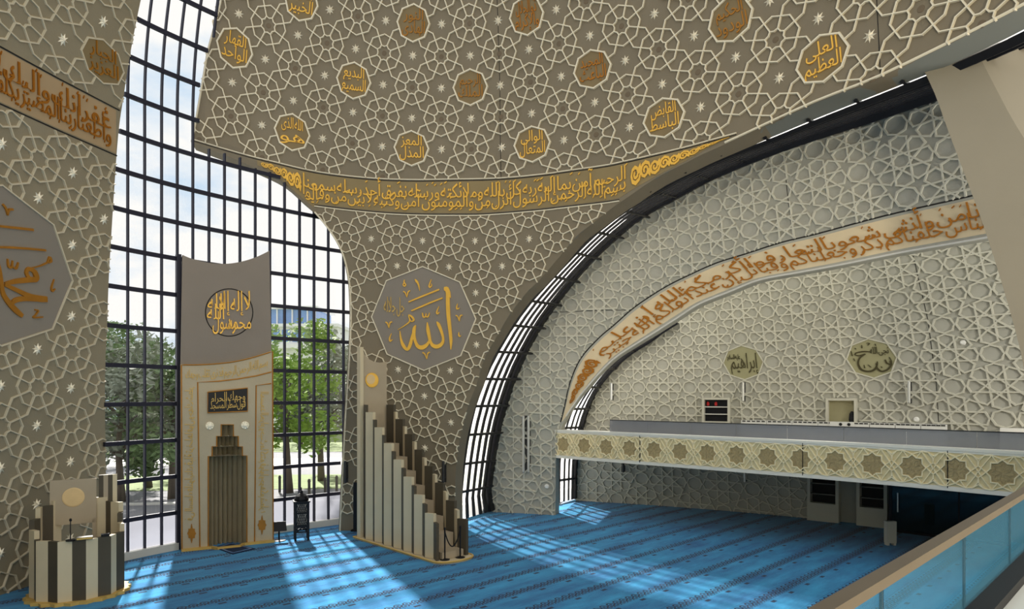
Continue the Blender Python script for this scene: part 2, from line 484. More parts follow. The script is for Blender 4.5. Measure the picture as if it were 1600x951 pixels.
TOP_B = smooth_line([(303,218),(350,232),(394.6,244.5),(426,252),(495,268),(574,277.6),(640,280.5),(697,280),(782,278),(852,271.5),(880,267.4),(940,259),(973,252.5),(1064,231.5),(1110,219),(1150,208)], 4)
BOT_B = smooth_line([(492,322),(540,328),(603,334),(660,336.3),(710,336.6),(758,336),(835,330),(880,325),(940,318),(967,314)], 4)

# ------------------------------------------------------------------ floor
def mnode(nt, op, a, b=None, c=None):
    n = nt.nodes.new('ShaderNodeMath'); n.operation = op
    for i, x in enumerate((a, b, c)):
        if x is None: continue
        if isinstance(x, (int, float)): n.inputs[i].default_value = x
        else: nt.links.new(x, n.inputs[i])
    return n.outputs[0]
def carpet():
    m = bpy.data.materials.new('blue_prayer_carpet'); m.use_nodes = True; nt = m.node_tree; b = nt.nodes['Principled BSDF']
    b.inputs['Roughness'].default_value = .95; b.inputs['Specular IOR Level'].default_value = .1
    b.inputs['Sheen Weight'].default_value = .15
    tc = nt.nodes.new('ShaderNodeTexCoord'); mp = nt.nodes.new('ShaderNodeMapping'); mp.inputs['Rotation'].default_value = (0, 0, -math.atan2(.714,.70))
    nt.links.new(tc.outputs['Object'], mp.inputs['Vector'])
    sx = nt.nodes.new('ShaderNodeSeparateXYZ'); nt.links.new(mp.outputs[0], sx.inputs[0])
    u, v = sx.outputs[0], sx.outputs[1]
    vr = mnode(nt, 'SUBTRACT', mnode(nt, 'FLOORED_MODULO', mnode(nt, 'ADD', v, .36), 1.18), .59)   # -0.59 .. 0.59, band at centre
    av = mnode(nt, 'ABSOLUTE', vr)
    band = mnode(nt, 'LESS_THAN', av, .165)
    # scallops: overlapping rings
    p = .26
    ur = mnode(nt, 'SUBTRACT', mnode(nt, 'FLOORED_MODULO', u, p), p/2)
    ur2 = mnode(nt, 'SUBTRACT', mnode(nt, 'FLOORED_MODULO', mnode(nt, 'ADD', u, p/2), p), p/2)
    def rings(uu, dv):
        q = mnode(nt, 'ADD', vr, dv)
        r = mnode(nt, 'SQRT', mnode(nt, 'ADD', mnode(nt, 'MULTIPLY', uu, uu), mnode(nt, 'MULTIPLY', q, q)))
        return mnode(nt, 'MULTIPLY', mnode(nt, 'GREATER_THAN', mnode(nt, 'SINE', mnode(nt, 'MULTIPLY', r, 84.0)), -.35), mnode(nt, 'LESS_THAN', r, .145))
    pat = mnode(nt, 'MAXIMUM', rings(ur, .1), rings(ur2, -.02))
    pat = mnode(nt, 'MULTIPLY', pat, band)
    eb = mnode(nt, 'MULTIPLY', mnode(nt, 'GREATER_THAN', av, .17), mnode(nt, 'LESS_THAN', av, .185))
    # little dark place marks under the band
    um = mnode(nt, 'ABSOLUTE', mnode(nt, 'SUBTRACT', mnode(nt, 'FLOORED_MODULO', u, 1.05), .5))
    mk = mnode(nt, 'MULTIPLY', mnode(nt, 'LESS_THAN', um, .10), mnode(nt, 'LESS_THAN', mnode(nt, 'ABSOLUTE', mnode(nt, 'ADD', vr, .30)), .05))
    dark = mnode(nt, 'MAXIMUM', mnode(nt, 'MAXIMUM', pat, mnode(nt, 'MULTIPLY', eb, .5)), mk)
    nz = nt.nodes.new('ShaderNodeTexNoise'); nz.inputs['Scale'].default_value = .9; nz.inputs['Detail'].default_value = 8; nz.inputs['Roughness'].default_value = .65
    mp2 = nt.nodes.new('ShaderNodeMapping'); mp2.inputs['Scale'].default_value = (.45, 1.6, 1); nt.links.new(mp.outputs[0], mp2.inputs[0])
    nt.links.new(mp2.outputs[0], nz.inputs['Vector'])
    cr = nt.nodes.new('ShaderNodeMix'); cr.data_type = 'RGBA'; cr.inputs[6].default_value = CARPET_LO; cr.inputs[7].default_value = CARPET_HI
    nt.links.new(mnode(nt, 'MULTIPLY_ADD', nz.outputs['Fac'], 2.2, -.6), cr.inputs[0])
    c2 = nt.nodes.new('ShaderNodeMix'); c2.data_type = 'RGBA'; c2.inputs[7].default_value = srgb(4,22,56)
    nt.links.new(mnode(nt, 'MULTIPLY', dark, .92), c2.inputs[0]); nt.links.new(cr.outputs[2], c2.inputs[6])
    nt.links.new(c2.outputs[2], b.inputs['Base Color'])
    n3 = nt.nodes.new('ShaderNodeTexNoise'); n3.inputs['Scale'].default_value = 40; nt.links.new(mp.outputs[0], n3.inputs['Vector'])
    bp = nt.nodes.new('ShaderNodeBump'); bp.inputs['Strength'].default_value = .4; bp.inputs['Distance'].default_value = .02
    nt.links.new(n3.outputs['Fac'], bp.inputs['Height']); nt.links.new(bp.outputs[0], b.inputs['Normal'])
    return m
CARPET_LO, CARPET_HI = srgb(10,80,136), srgb(46,152,202)
M['carpet'] = carpet()
base_l = floor_at(184.5, 878); base_c = floor_at(281, 855); base_r = floor_at(530, 829.5)
P0, P1, P2 = V(-11.8,20.4,0), V(-11.0,22.5,0), V(-6.35,25.1,0)      # foot of the tall window
fl = [(-13.6,-12),(-13.6,17.2),(-13.0,20.6),(-12.3,20.9),(-10.9,23.6),(-6.6,27.3),(-1.9,27.6),(-.9,29.9),(1.6,29.0),(2.2,31.2),(3.2,33.0)]+[(33.9*math.sin(a)-7.66, 33.9*math.cos(a)+.5) for a in np.linspace(.345,1.2,14)]+[(26,-12)]
mb = MB(); mb.prism(fl, -.12, 0.0); struct('floor', mb, M['carpet'])

# ------------------------------------------------------------------ front shell
c7 = lambda x, y: (300+x/3.17, y/3.17)
UP = {k: c7(*p) for k, p in {(0,0):(805,400),(2,-2):(1100,115),(2,2):(1090,735),(-2,2):(495,655),(-4,0):(210,240),(-1,-1):(670,215),(1,-1):(955,265),(-1,1):(652,533),(1,1):(940,575),(2,0):(1090,435),(-2,0):(512,340),(0,2):(795,705),(3,-1):(1235,280),(3,1):(1235,590),(0,-2):(820,85),(-3,1):(350,460),(-3,-1):(380,130),(-4,2):(195,575),(-1,-2):(683,50),(1,-2):(960,100),(3,-2):(1235,120),(0,-1):(808,240),(-2,-1):(525,175),(2,-1):(1093,273),(-3,0):(365,293),(-1,0):(660,373),(1,0):(945,420),(3,0):(1233,433),(-4,1):(200,408),(-2,1):(502,500),(0,1):(797,557),(2,1):(1088,587),(-3,2):(346,620),(-1,2):(648,688),(1,2):(940,727),(3,2):(1237,740),(-4,-1):(233,65)}.items()}
UP.update({(5,-2):(778,33),(4,-1):(734,86),(4,0):(735.7,137),(5,0):(782,133.6),(5,2):(784,230),(4,1):(735.7,185.6),(5,-1):(780.5,85),(5,1):(782,184),(6,0):(828.4,128),(7,-1):(874.5,70.4),(6,-1):(826.6,76.3),(6,1):(831,177),(7,0):(877,119),(8,-1):(921,55.5),(7,2):(881,218.6),(7,1):(880,170),(8,0):(926.6,109),(6,2):(832.5,225.5),(8,1):(929,159.6),(9,0):(976.5,93.7),(9,1):(981,149),(10,0):(1028,80),(7,-2):(869,15.6),(10,-1):(1022.7,21.5),(10,1):(1034,132),(10,2):(1037.6,185.6),(9,2):(983.5,199.5),(8,2):(930.7,210),(11,0):(1084,55.5),(11,1):(1092,112.8),(11,2):(1094,168),(12,0):(1143,28),(12,1):(1148,89),(13,2):(1217,122),(13,0):(1202,3),(14,1):(1279,29),(15,2):(1357,57),(14,2):(1288,93),(13,1):(1212.8,62.5),(12,2):(1153.8,144)})
LOW = {}
for x, y in [(580,373.6),(660,375.5),(742,376.5),(827,373),(621,415.4),(701.5,417.8),(784,416),(580.5,454.9),(743,458),(744,537.7),(581,535),(704,578),(622,576.6),(663,618),(704.5,660.7),(664,701.6)]:
    LOW[(round((x-660)/41), round((y-375)/41))] = (x, y)
T3 = [(a, b) for a in range(5) for b in range(3) if a+b <= 4]
L_UP = Lattice(SB, UP, T3)
L_LOW = Lattice(SB, LOW, [(0,0),(1,0),(0,1),(1,1),(2,0)])

B_POLY = ARCH_R+JAMB_UP[1:]+[(900,-560),(1500,-330)]+list(reversed(E_B))
mb = MB(); panel(mb, SB, B_POLY, 26, .9)
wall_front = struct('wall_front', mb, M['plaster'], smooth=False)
B_UP = [(300,219)]+JAMB_UP[1:4]+[(345,-25),(1700,-60)]+[p for p in reversed(E_B) if p[0] > 1150]+list(reversed(TOP_B))
B_LOW = [(533,830)]+[(x+3, y) for x, y in ARCH_R if 333 < y < 829]+BOT_B+[p for p in reversed(E_B) if p[0] < 966]
MEDS = [(0,0),(4,0),(8,0),(12,0),(2,2),(6,2),(10,2),(14,2),(-2,2),(-4,0),(2,-2),(6,-2),(-2,-2),(10,-2)]
segs = []
for i in range(-8, 20):
    for j in range(-5, 5):
        if (i+j) % 2 == 0: segs += rosette((i, j), (i, j) in MEDS)
mb = MB(); draw(mb, L_UP, segs, pix_keep(L_UP, B_UP), .050, .065); mb.build('upper_star_lattice', M['rib'], wall_front)
def in_oct(p, c, r):
    x, y = abs(p[0]-c[0]), abs(p[1]-c[1])
    # octagon with corners on the axes and diagonals
    a = math.atan2(y, x) % (PI/4); return math.hypot(x, y)*math.cos(a-E) < r*math.cos(E)
segs = []
for i in range(-5, 9):
    for j in range(-2, 14):
        if (i+j) % 2: segs += rosette((i, j))
mb = MB(); draw(mb, L_LOW, segs, pix_keep(L_LOW, B_LOW, lambda p: not in_oct(p, (0,3), 2.0)), .042, .055); mb.build('lower_star_lattice', M['rib'], wall_front)
mb = MB()
edge_rim(mb, SB, [(x+2.5, y+1) for x, y in ARCH_R if y > 330], .07, .05); edge_rim(mb, SB, [(x+2, y) for x, y in JAMB_UP[:-2]], .07, .05)
edge_rim(mb, SB, [(x-1, y-2) for x, y in E_B if x > 1120], .07, .05); edge_rim(mb, SB, BOT_B, .05, .035); edge_rim(mb, SB, TOP_B, .05, .035)
mb.build('rim', M['rib'], wall_front)
mb = MB()
edge_rim(mb, SB, [(x, y+2.4) for x, y in TOP_B], .04, .012); edge_rim(mb, SB, [(x, y-2.2) for x, y in BOT_B], .04, .012)
edge_rim(mb, SB, [(783,277),(782,230),(781,130),(778,30),(776,-20)], .025, .012)
edge_rim(mb, SB, [(1376,119),(1373,60),(1369,-20)], .025, .012)
mb.build('joint', M['groove'], wall_front)
mb = MB()
for i in range(-5, 18):
    for j in range(-3, 4):
        if (i+j) % 2 == 0 and (i, j) not in MEDS:
            p, n = L_UP.at(i, j)
            if inside(proj(p), B_UP): 
                a = n.orthogonal().normalized(); b2 = n.cross(a); mb.lathe(p, [(.10,-.01),(.085,.012),(.03,.014)], 10, a, b2, n)
mb.build('rosette_dimple', M['dimple'], wall_front)
# fascia behind the edge of the front shell
def loft(mb, A, B, closed=False):
    o = len(mb.v); n = len(A)
    for a, b in zip(A, B): mb.v += [tuple(a), tuple(b)]
    for i in range(n-1): mb.f.append((o+2*i, o+2*i+2, o+2*i+3, o+2*i+1))
NS = 90
eb, sl, sr = resample(E_B, NS), resample(S_L, NS), resample(S_R, NS)

# ------------------------------------------------------------------ ornaments on the shells
STAR_MESH = {}
def star_boss(lat, site, r, label, group):
    p, n = lat.at(*site); key = round(r, 3)
    if key not in STAR_MESH:
        m = MB(); pts = []
        for k in range(16):
            a = PI*k/8+PI/8*0; rr = r if k % 2 == 0 else r*.46
            pts.append((rr*math.cos(a), rr*math.sin(a), .012))
        vs = [(0,0,r*.42)]+pts+[(x, y, -.03) for x, y, z in pts]
        fs = [(0, 1+k, 1+(k+1) % 16) for k in range(16)]+[(1+k, 17+k, 17+(k+1) % 16, 1+(k+1) % 16) for k in range(16)]
        m.add(vs, fs); o = m.build('star_boss', M['silver']); STAR_MESH[key] = o.data
    else:
        o = bpy.data.objects.new('star_boss', STAR_MESH[key]); COL.objects.link(o)
    up = (V(0,0,1)-n*n.z).normalized(); x = up.cross(n)
    o.matrix_world = Matrix(((x.x, up.x, n.x, p.x), (x.y, up.y, n.y, p.y), (x.z, up.z, n.z, p.z), (0,0,0,1)))
    return tag(o, label, 'star ornament', group)
ORD = ['first','second','third','fourth','fifth','sixth','seventh','eighth','ninth','tenth','eleventh','twelfth','thirteenth','fourteenth']
def star_rows(lat, sites, poly, r, what, group, margin=0, fromtop=True):
    rows = {}
    for i, j in sites:
        p, n = lat.at(i, j); q = proj(p)
        if all(inside((q[0]+a, q[1]+b), poly) for a, b in ((0,0),(9,0),(-9,0),(0,9),(0,-9))) and -8 < q[0] < 1606 and -8 < q[1] < 951: rows.setdefault(j, []).append((q[0], (i, j)))
    for a, j in enumerate(sorted(rows)):
        for b, (x, s) in enumerate(sorted(rows[j])):
            tail = '%s from left, %s row from top' % (ORD[b], ORD[a])
            star_boss(lat, s, r, 'silver star %s, %s' % (what, tail), group)
star_rows(L_UP, [(i, j) for i in range(-7, 18) for j in range(-4, 4) if (i+j) % 2], B_UP, .175, 'above the long gold band', 'silver stars on the upper front wall')
star_rows(L_LOW, [(i, j) for i in range(-5, 8) for j in range(-1, 12) if (i+j) % 2 == 0 and not in_oct((i,j), (0,3), 2.05)],
          [(x+4, y+9) for x, y in BOT_B]+[(x-6, y) for x, y in reversed(E_B) if x < 966]+[(575,835),(575,420)], .15, 'below the long gold band', 'silver stars on the lower front wall')

AW = lambda s: s.split(' ')
def medallion(lat, site, r, rows, label, group, field, gold, rimmat, rimw=.075, rimh=.07, name='medallion', octag=True, k=1.25):
    """octagonal medallion with rows of lettering; rows = [(words, x0, x1, y0, y1)] in units of r, y up"""
    c, n = lat.at(*site); root = thing(name, label, 'medallion', c, group)
    mp = lambda x, y: lat.at(site[0]+x, site[1]-y)
    o = ring((0,0), r*.985); vs, fs = grid_fill(o, .2)
    m = MB(); m.flat(vs, fs, mp, .02, .03); m.build('field', field, root)
    m = MB()
    o = ring((0,0), r)
    for q in range(8):
        pa, na = mp(*o[q]); pb, nb = mp(*o[(q+1) % 8]); m.rib(pa, pb, na, nb, rimw, rimh)
    m.build('rim', rimmat, root)
    m = MB()
    for w, x0, x1, y0, y1 in rows:
        a = line_text(w, x0*r, x1*r, y0*r, y1*r, k)
        m.flat(a[0], a[1], mp, .05, .03)
    if m.v: m.build('inscription', gold, root, recalc=False)
    return root, mp
R2 = lambda a, b: [(AW(a), -.62, .60, .0, .80), (AW(b), -.70, .72, -.72, .14)]
GM = 'gold medallions on the front wall'
NAMES = {
 (0,0): ('البديع', 'السميع', 'gold medallion on wall, directly between the window corner and the wall joint, left half'),
 (4,0): ('الرحيم', 'الملك', ''), (8,0): ('المجيد', 'الباعث', ''), (12,0): ('الحكيم', 'الودود', ''), (2,2): ('المعز', 'المذل', ''), (6,2): ('الوالي', 'المتعال', ''),
 (10,2): ('القابض', 'الباسط', ''), (14,2): ('العلي', 'العظيم', ''), (-2,2): ('الله الذي', 'هو', ''), (-4,0): ('القهار', 'الواحد', ''), (2,-2): ('النور', 'الهادي', ''),
 (6,-2): ('ذو الجلال', 'والإكرام', ''), (-2,-2): ('اللطيف', 'الخبير', '')}
MED_LABEL = {
 (0,0): 'gold octagon medallion with bright thick letters, second from left in the middle row',
 (4,0): 'dull gold octagon medallion just left of the vertical wall joint',
 (8,0): 'octagon medallion with dark bronze letters, right of the wall joint in the middle row',
 (12,0): 'dull gold octagon medallion cut by the picture top, farthest right on the top row',
 (2,2): 'bright gold octagon medallion above the band, second from left in the lowest row',
 (6,2): 'bright gold octagon medallion above the band, right beside the wall joint',
 (10,2): 'bright gold octagon medallion above the band tip, third from right overall',
 (14,2): 'large bright gold octagon medallion nearest the right edge of the front wall',
 (-2,2): 'gold octagon medallion nearest the left tip of the gold band',
 (-4,0): 'gold octagon medallion beside the sloping upper window edge',
 (2,-2): 'dull gold octagon medallion high on the wall, above and left of the joint',
 (6,-2): 'octagon medallion with dark letters at the picture top, right of the joint',
 (-2,-2): 'gold octagon medallion cut by the picture top, above the window corner'}
for s, (a, b, _) in NAMES.items():
    dull = s in ((4,0),(12,0),(2,-2)); dk = s in ((8,0),(6,-2))
    medallion(L_UP, s, .575, R2(a, b), MED_LABEL[s], GM, M['disc_field'], M['gold_deep'] if dk else (M['gold_dark'] if dull else M['gold']), M['rib'])

# big medallion of the front wall: hand drawn strokes
c0 = (487.5, 462.0); sc6 = 423/2.0
root, mp_allah = medallion(L_LOW, (0,3), 2.0, [(AW('جل جلاله'), -.76, -.36, .02, .40)], 'huge octagon medallion with bold gold word between window and right arch', None, M['disc_plain'], M['gold_pale'], M['rib'], .05, .05)
ALLAH = [
 [(668,235,14),(676,215,34),(690,250,30),(690,330,30),(693,430,30),(703,540,26),(711,640,22),(709,712,5)],
 [(690,205,8),(702,245,16),(712,292,4)],
 [(598,486,5),(612,508,24),(633,560,22),(648,620,18),(640,662,24),(606,688,32),(570,684,30),(547,655,22),(535,605,24),(526,550,26),(521,493,6)],
 [(537,640,14),(520,672,24),(482,698,34),(446,692,30),(424,655,22),(411,600,26),(415,545,24),(428,519,6)],
 [(428,522,6),(402,598,20),(378,685,26),(355,718,22),(326,690,26),(306,640,16),(297,568,4)],
 [(280,560,3),(345,518,8),(378,485,10),(371,438,8),(398,452,16),(411,478,14),(390,488,9),(377,462,7)],
 [(370,331,9),(450,296,12),(540,258,12),(622,224,12)], [(392,403,9),(470,368,12),(560,328,12),(648,293,10)],
 [(482,416,8),(490,450,11),(508,446,9),(512,420,5)], [(510,446,8),(527,448,10),(541,415,5)],
 [(424,143,4),(436,158,18),(452,185,12),(463,238,3)], [(558,142,3),(541,190,10),(546,207,12),(562,192,5),(556,178,4)],
 [(339,150,4),(336,170,9),(348,190,10),(341,203,9),(328,195,9),(332,178,6)],
 [(328,246,10),(344,256,9),(357,292,4)], [(357,292,4),(368,250,9),(384,238,8)],
 [(180,500,10),(196,512,9),(207,548,4)], [(207,548,4),(216,506,9),(234,496,8)],
 [(480,740,10),(498,752,9),(514,792,4)], [(514,792,4),(522,748,9),(540,736,8)],
 [(752,434,9),(768,444,8),(780,482,4)], [(780,482,4),(788,440,8),(806,432,7)],
 [(618,360,3),(600,405,10),(604,422,12),(622,410,5)], [(228,590,3),(212,630,10),(216,654,12),(236,640,5)],
 [(768,338,3),(760,368,9),(766,382,11),(784,372,4)], [(776,570,3),(774,592,9),(780,604,11),(792,598,4)]]
m = MB()
for st in ALLAH:
    a = stroke([((x-c0[0])/sc6, -(y-c0[1])/sc6, w/sc6) for x, y, w in st]); m.flat(a[0], a[1], mp_allah, .06, .045)
m.build('gold_word', M['gold'], root, recalc=False)

# ------------------------------------------------------------------ inscription bands
def yat(curve, x):
    xs = [p[0] for p in curve]; ys = [p[1] for p in curve]; return float(np.interp(x, xs, ys))
def small_marks(x0, x1, n, y0, y1, sz):
    """vowel strokes above and below the letters"""
    out = []
    for k in range(n):
        x = x0+(x1-x0)*(k+random.random())/n; y = random.choice((y0, y1, .5*(y0+y1)))+random.uniform(-.04,.04); L = sz*random.uniform(.7,1.5)
        out.append(([(x, y), (x+L, y+.05), (x+L, y+.085), (x, y+.035)], [(0,1,2,3)]))
    return out
def band_letters(mb, bmap, words, x0, x1, lift=.05, thick=.03, rows=2, pad=.06, k=1.5, marks=26, row=None):
    """two interlocking rows; bmap(x, v) -> point with v 0..1 across the band, x along it"""
    if rows == 2:
        lo, hi = words[0::2], words[1::2]
        A = [line_text(hi, x0, x1, .36, 1-pad, k, .1), line_text(lo, x0, x1, pad, .66, k, .1)]
    else: A = [line_text(words, x0, x1, pad, 1-pad, k, .15)]
    A += small_marks(x0, x1, marks, .12, .88, (x1-x0)*.006)
    for a in A[row::2] if row is not None else A: mb.flat(a[0], a[1], bmap, lift, thick)
def swirls(mb, bmap, x0, x1, h0, h1, lift=.05, thick=.03, n=7):
    """row of leafy scrolls growing from height h0 to h1"""
    xs = np.linspace(x0, x1, n+1)
    for k in range(n):
        a, b = xs[k], xs[k+1]; h = h0+(h1-h0)*(k+.5)/n; c = (a+b)/2; w = (b-a)*.55; up = 1 if k % 2 else -1
        pts = []
        for q in range(15):
            t = q/14; an = t*3.4*PI; rr = 1-t*.85
            pts.append((c+w*rr*math.cos(an), .5+up*.5*h*rr*math.sin(an)*.9, h*.10*(1-.4*t)))
        # width is in v units; keep strokes slim in x too
        vs, fs = [], []
        for q, (x, y, ww) in enumerate(pts):
            an = q/14*3.4*PI; vs += [(x+math.cos(an)*w*.16, y+up*math.sin(an)*ww), (x-math.cos(an)*w*.16, y-up*math.sin(an)*ww)]
        fs = [(2*q, 2*q+1, 2*q+3, 2*q+2) for q in range(14)]
        mb.flat(vs, fs, bmap, lift, thick)
        lf = [(c+w*.2, .5-up*h*.1), (c+w*.9, .5-up*h*.42), (c+w*1.2, .5-up*h*.1), (c+w*.7, .5+up*h*.05)]
        mb.flat(lf, [(0,1,2,3)], bmap, lift, thick)
def band_field(mb, bmap, xs, lift=.008, thick=.01):
    vs, fs = [], []; n = len(xs)
    for x in xs: vs += [(x, 0), (x, .5), (x, 1)]
    for i in range(n-1):
        for q in range(2): fs.append((3*i+q, 3*i+3+q, 3*i+4+q, 3*i+1+q))
    mb.flat(vs, fs, bmap, lift, thick)
# front band: lower edge follows the arch on the left, the shell edge on the right
botl = [(400,257),(420,266),(440,281),(468,306),(492,325)]+[(x, y-4) for x, y in BOT_B if x > 500]+[(985,298),(1025,275),(1072,251),(1110,229),(1150,210)]
def bmapB(x, v):
    yt, yb = yat(TOP_B, x)+3.5, yat(botl, x); p = SB.hit(x, yb+(yt-yb)*v); return p, SB.nrm(p)
band = thing('inscription_band', 'long taupe band of gold script across the front wall, above the huge medallion', 'inscription', SB.hit(700, 330))
m = MB(); band_field(m, bmapB, list(np.linspace(402, 1146, 60))); m.build('field', M['band_field'], band)
TXT_B = AW('بسم الرحيم الله آمن الرحمن بما الرسول إليه أنزل ربه من كل والمؤمنون بالله آمن وملائكته وكتبه ورسله لا نفرق بين أحد من رسله وقالوا سمعنا')
for row, nm in ((0, 'upper_gold_script'), (1, 'lower_gold_script')):
    m = MB(); band_letters(m, bmapB, TXT_B, 474, 978, marks=60, row=row); m.build(nm, M['gold'], band, recalc=False)
m = MB()
def taper(f): return f
swirls(m, bmapB, 408, 470, .8, .8, n=6); m.build('leaf_scroll', M['gold'], band, recalc=False)
m = MB(); swirls(m, bmapB, 986, 1138, .9, .7, n=10); m.build('leaf_scroll', M['gold'], band, recalc=False)

# ------------------------------------------------------------------ left shell
A_EDGE = smooth_line([(166,874),(166,784),(164,637),(165,560),(167,518),(170,434),(175,350),(178,303),(185,208),(193.5,148),(203.5,84),(220,0),(240,-80),(262,-160)], 4)
A_POLY = A_EDGE+[(120,-330),(-520,-330),(-520,1120),(40,1000),(100,905)]
# keep the foot of the shell on the floor
def a_floor():
    out = []
    for x in (150, 120, 90, 60, 28, 0, -60, -140, -260, -400, -520):
        d = ray(x, 0); a = d.x*d.x+1; b = -(d.x*SA.ax+SA.ay); c = SA.ax**2+SA.ay**2-SA.R**2
        t = (-b+math.sqrt(b*b-a*c))/a; out.append((x, CY+F*H/t))
    return out
AF = a_floor()
A_EDGE[0] = (166, a_floor()[0][1]-1.5)
A_POLY = A_EDGE+[(120,-330),(-520,-330)]+list(reversed(AF))
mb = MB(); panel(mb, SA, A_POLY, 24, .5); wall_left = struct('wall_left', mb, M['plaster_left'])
APTS = {(0,0):(113,271),(0,2):(111.5,382),(0,4):(111,494.5),(0,6):(111,606),(0,8):(111,721),(-1,1):(57.5,308),(-1,5):(58,544),(-1,7):(56.5,666),(-1,9):(54.6,787.5),(-2,0):(3.5,225),(-2,8):(2,731),(1,1):(163.5,342),(0,5):(111,550.7)}
L_A = Lattice(SA, APTS, [(0,0),(1,0),(0,1),(1,1),(0,2)])
p0, p1, p2 = SA.par(SA.hit(160,96)), SA.par(SA.hit(98,62)), SA.par(SA.hit(161,34))
A2 = {(0,0):(160,96),(-1,0):(98,62),(0,-1):(161,34)}
L_A2 = Lattice(SA, A2, [(0,0),(1,0),(0,1)])
TOP_A = [(-300,-92),(0,72.6),(90,122),(186,172)]; BOT_A = [(-300,30),(0,162),(90,203),(182,243)]
A_LOW = [(x-1, y) for x, y in A_EDGE if y > 246]+[(176,244),(90,206),(0,165),(-60,138),(-60,AF[5][1]+60)]+[(x, y) for x, y in reversed(AF) if x > -40]
A_UP = [(x-1, y) for x, y in A_EDGE if y < 168]+[(-60,-60),(-60,40),(0,70),(90,119),(184,168)]
segs = []
for i in range(-5, 4):
    for j in range(-4, 16):
        if (i+j) % 2: segs += rosette((i, j))
mb = MB(); draw(mb, L_A, segs, pix_keep(L_A, A_LOW, lambda p: not in_oct(p, (-2,3), 2.0)), .044, .055); mb.build('lower_star_lattice', M['rib_left'], wall_left)
segs = []
for i in range(-5, 4):
    for j in range(-5, 4):
        if (i+j) % 2 == 0: segs += rosette((i, j), (i, j) == (0,0))
mb = MB(); draw(mb, L_A2, segs, pix_keep(L_A2, A_UP), .045, .04); mb.build('upper_star_lattice', M['rib_left'], wall_left)
mb = MB()
for c in (TOP_A, BOT_A): edge_rim(mb, SA, c, .05, .012)
mb.build('joint', M['groove'], wall_left)
star_rows(L_A, [(i, j) for i in range(-3, 3) for j in range(-2, 14) if (i+j) % 2 == 0 and not in_oct((i,j), (-2,3), 2.05)], A_LOW, .16, 'on left wall below its band', 'silver stars on the left wall')
star_rows(L_A2, [(-1,0),(0,-1),(-2,-1),(-1,-2)], A_UP, .15, 'on left wall above its band', 'silver stars on the left wall')
medallion(L_A2, (0,0), .56, R2('الجبار', 'العزيز'), 'dull gold octagon medallion on the left wall above its script band', None, M['disc_field'], M['gold_dark'], M['rib_left'], .05, .04)
root, mp_muh = medallion(L_A, (-2,3), 2.0, [], 'huge octagon medallion on the left wall, cut by the picture edge', None, M['disc_plain'], M['gold_dark'], M['rib_left'], .05, .05)
cA = (3.0*4.32, (415-300)*4.32); sx, sy = 54.5*4.32, 62*4.32
MUH = [
 [(-60,246,12),(40,228,15),(120,212,16),(208,196,16)], [(-60,390,12),(60,360,14),(180,336,14),(292,317,14)],
 [(182,540,26),(164,508,24),(180,476,26),(218,490,36),(228,535,38),(180,553,36),(100,580,32),(30,612,20)],
 [(28,618,24),(100,640,30),(180,664,36),(240,672,46),(304,666,40)],
 [(232,676,38),(150,690,34),(92,714,30),(72,746,12)],
 [(-30,430,12),(-4,520,18),(6,600,24),(18,680,30),(60,742,38),(110,790,38),(142,812,26)],
 [(200,464,5),(250,440,8),(300,405,10)], [(302,404,8),(318,360,14),(328,384,16),(310,402,8)],
 [(45,440,8),(52,492,14),(70,488,12),(76,445,8)], [(74,486,10),(98,492,14),(112,448,8)],
 [(350,512,4),(334,572,10),(338,600,14),(358,580,6)], [(222,756,10),(244,758,10),(228,790,8),(214,812,10),(276,798,8)],
 [(14,86,14),(34,110,14),(44,150,6)], [(44,150,6),(52,110,12),(78,98,14)],
 [(-30,800,30),(-90,700,34),(-170,640,30),(-120,560,30)]]
m = MB()
for st in MUH:
    a = stroke([((x-cA[0])/sx, -(y-cA[1])/sy-.14*(x-cA[0])/sx*0, w/sy) for x, y, w in st]); m.flat(a[0], a[1], mp_muh, .06, .045)
m.build('gold_word', M['gold_dark'], root, recalc=False)
def bmapA(x, v):
    yt, yb = yat(TOP_A, x)+3, yat(BOT_A, x)-3; p = SA.hit(x, yb+(yt-yb)*v); return p, SA.nrm(p)
band = thing('inscription_band', 'tan band of bronze script on the left wall, running to the window edge', 'inscription', SA.hit(90, 200))
m = MB(); band_field(m, bmapA, list(np.linspace(-60, 181, 30))); m.build('field', M['band_left_field'], band)
TXT_A = AW('وأطعنا غفرانك ربنا وإليك المصير لا يكلف الله نفسا')
for row, nm in ((0, 'upper_bronze_script'), (1, 'lower_bronze_script')):
    m = MB(); band_letters(m, bmapA, TXT_A, -60, 172, marks=24, row=row); m.build(nm, M['gold_deep'], band, recalc=False)

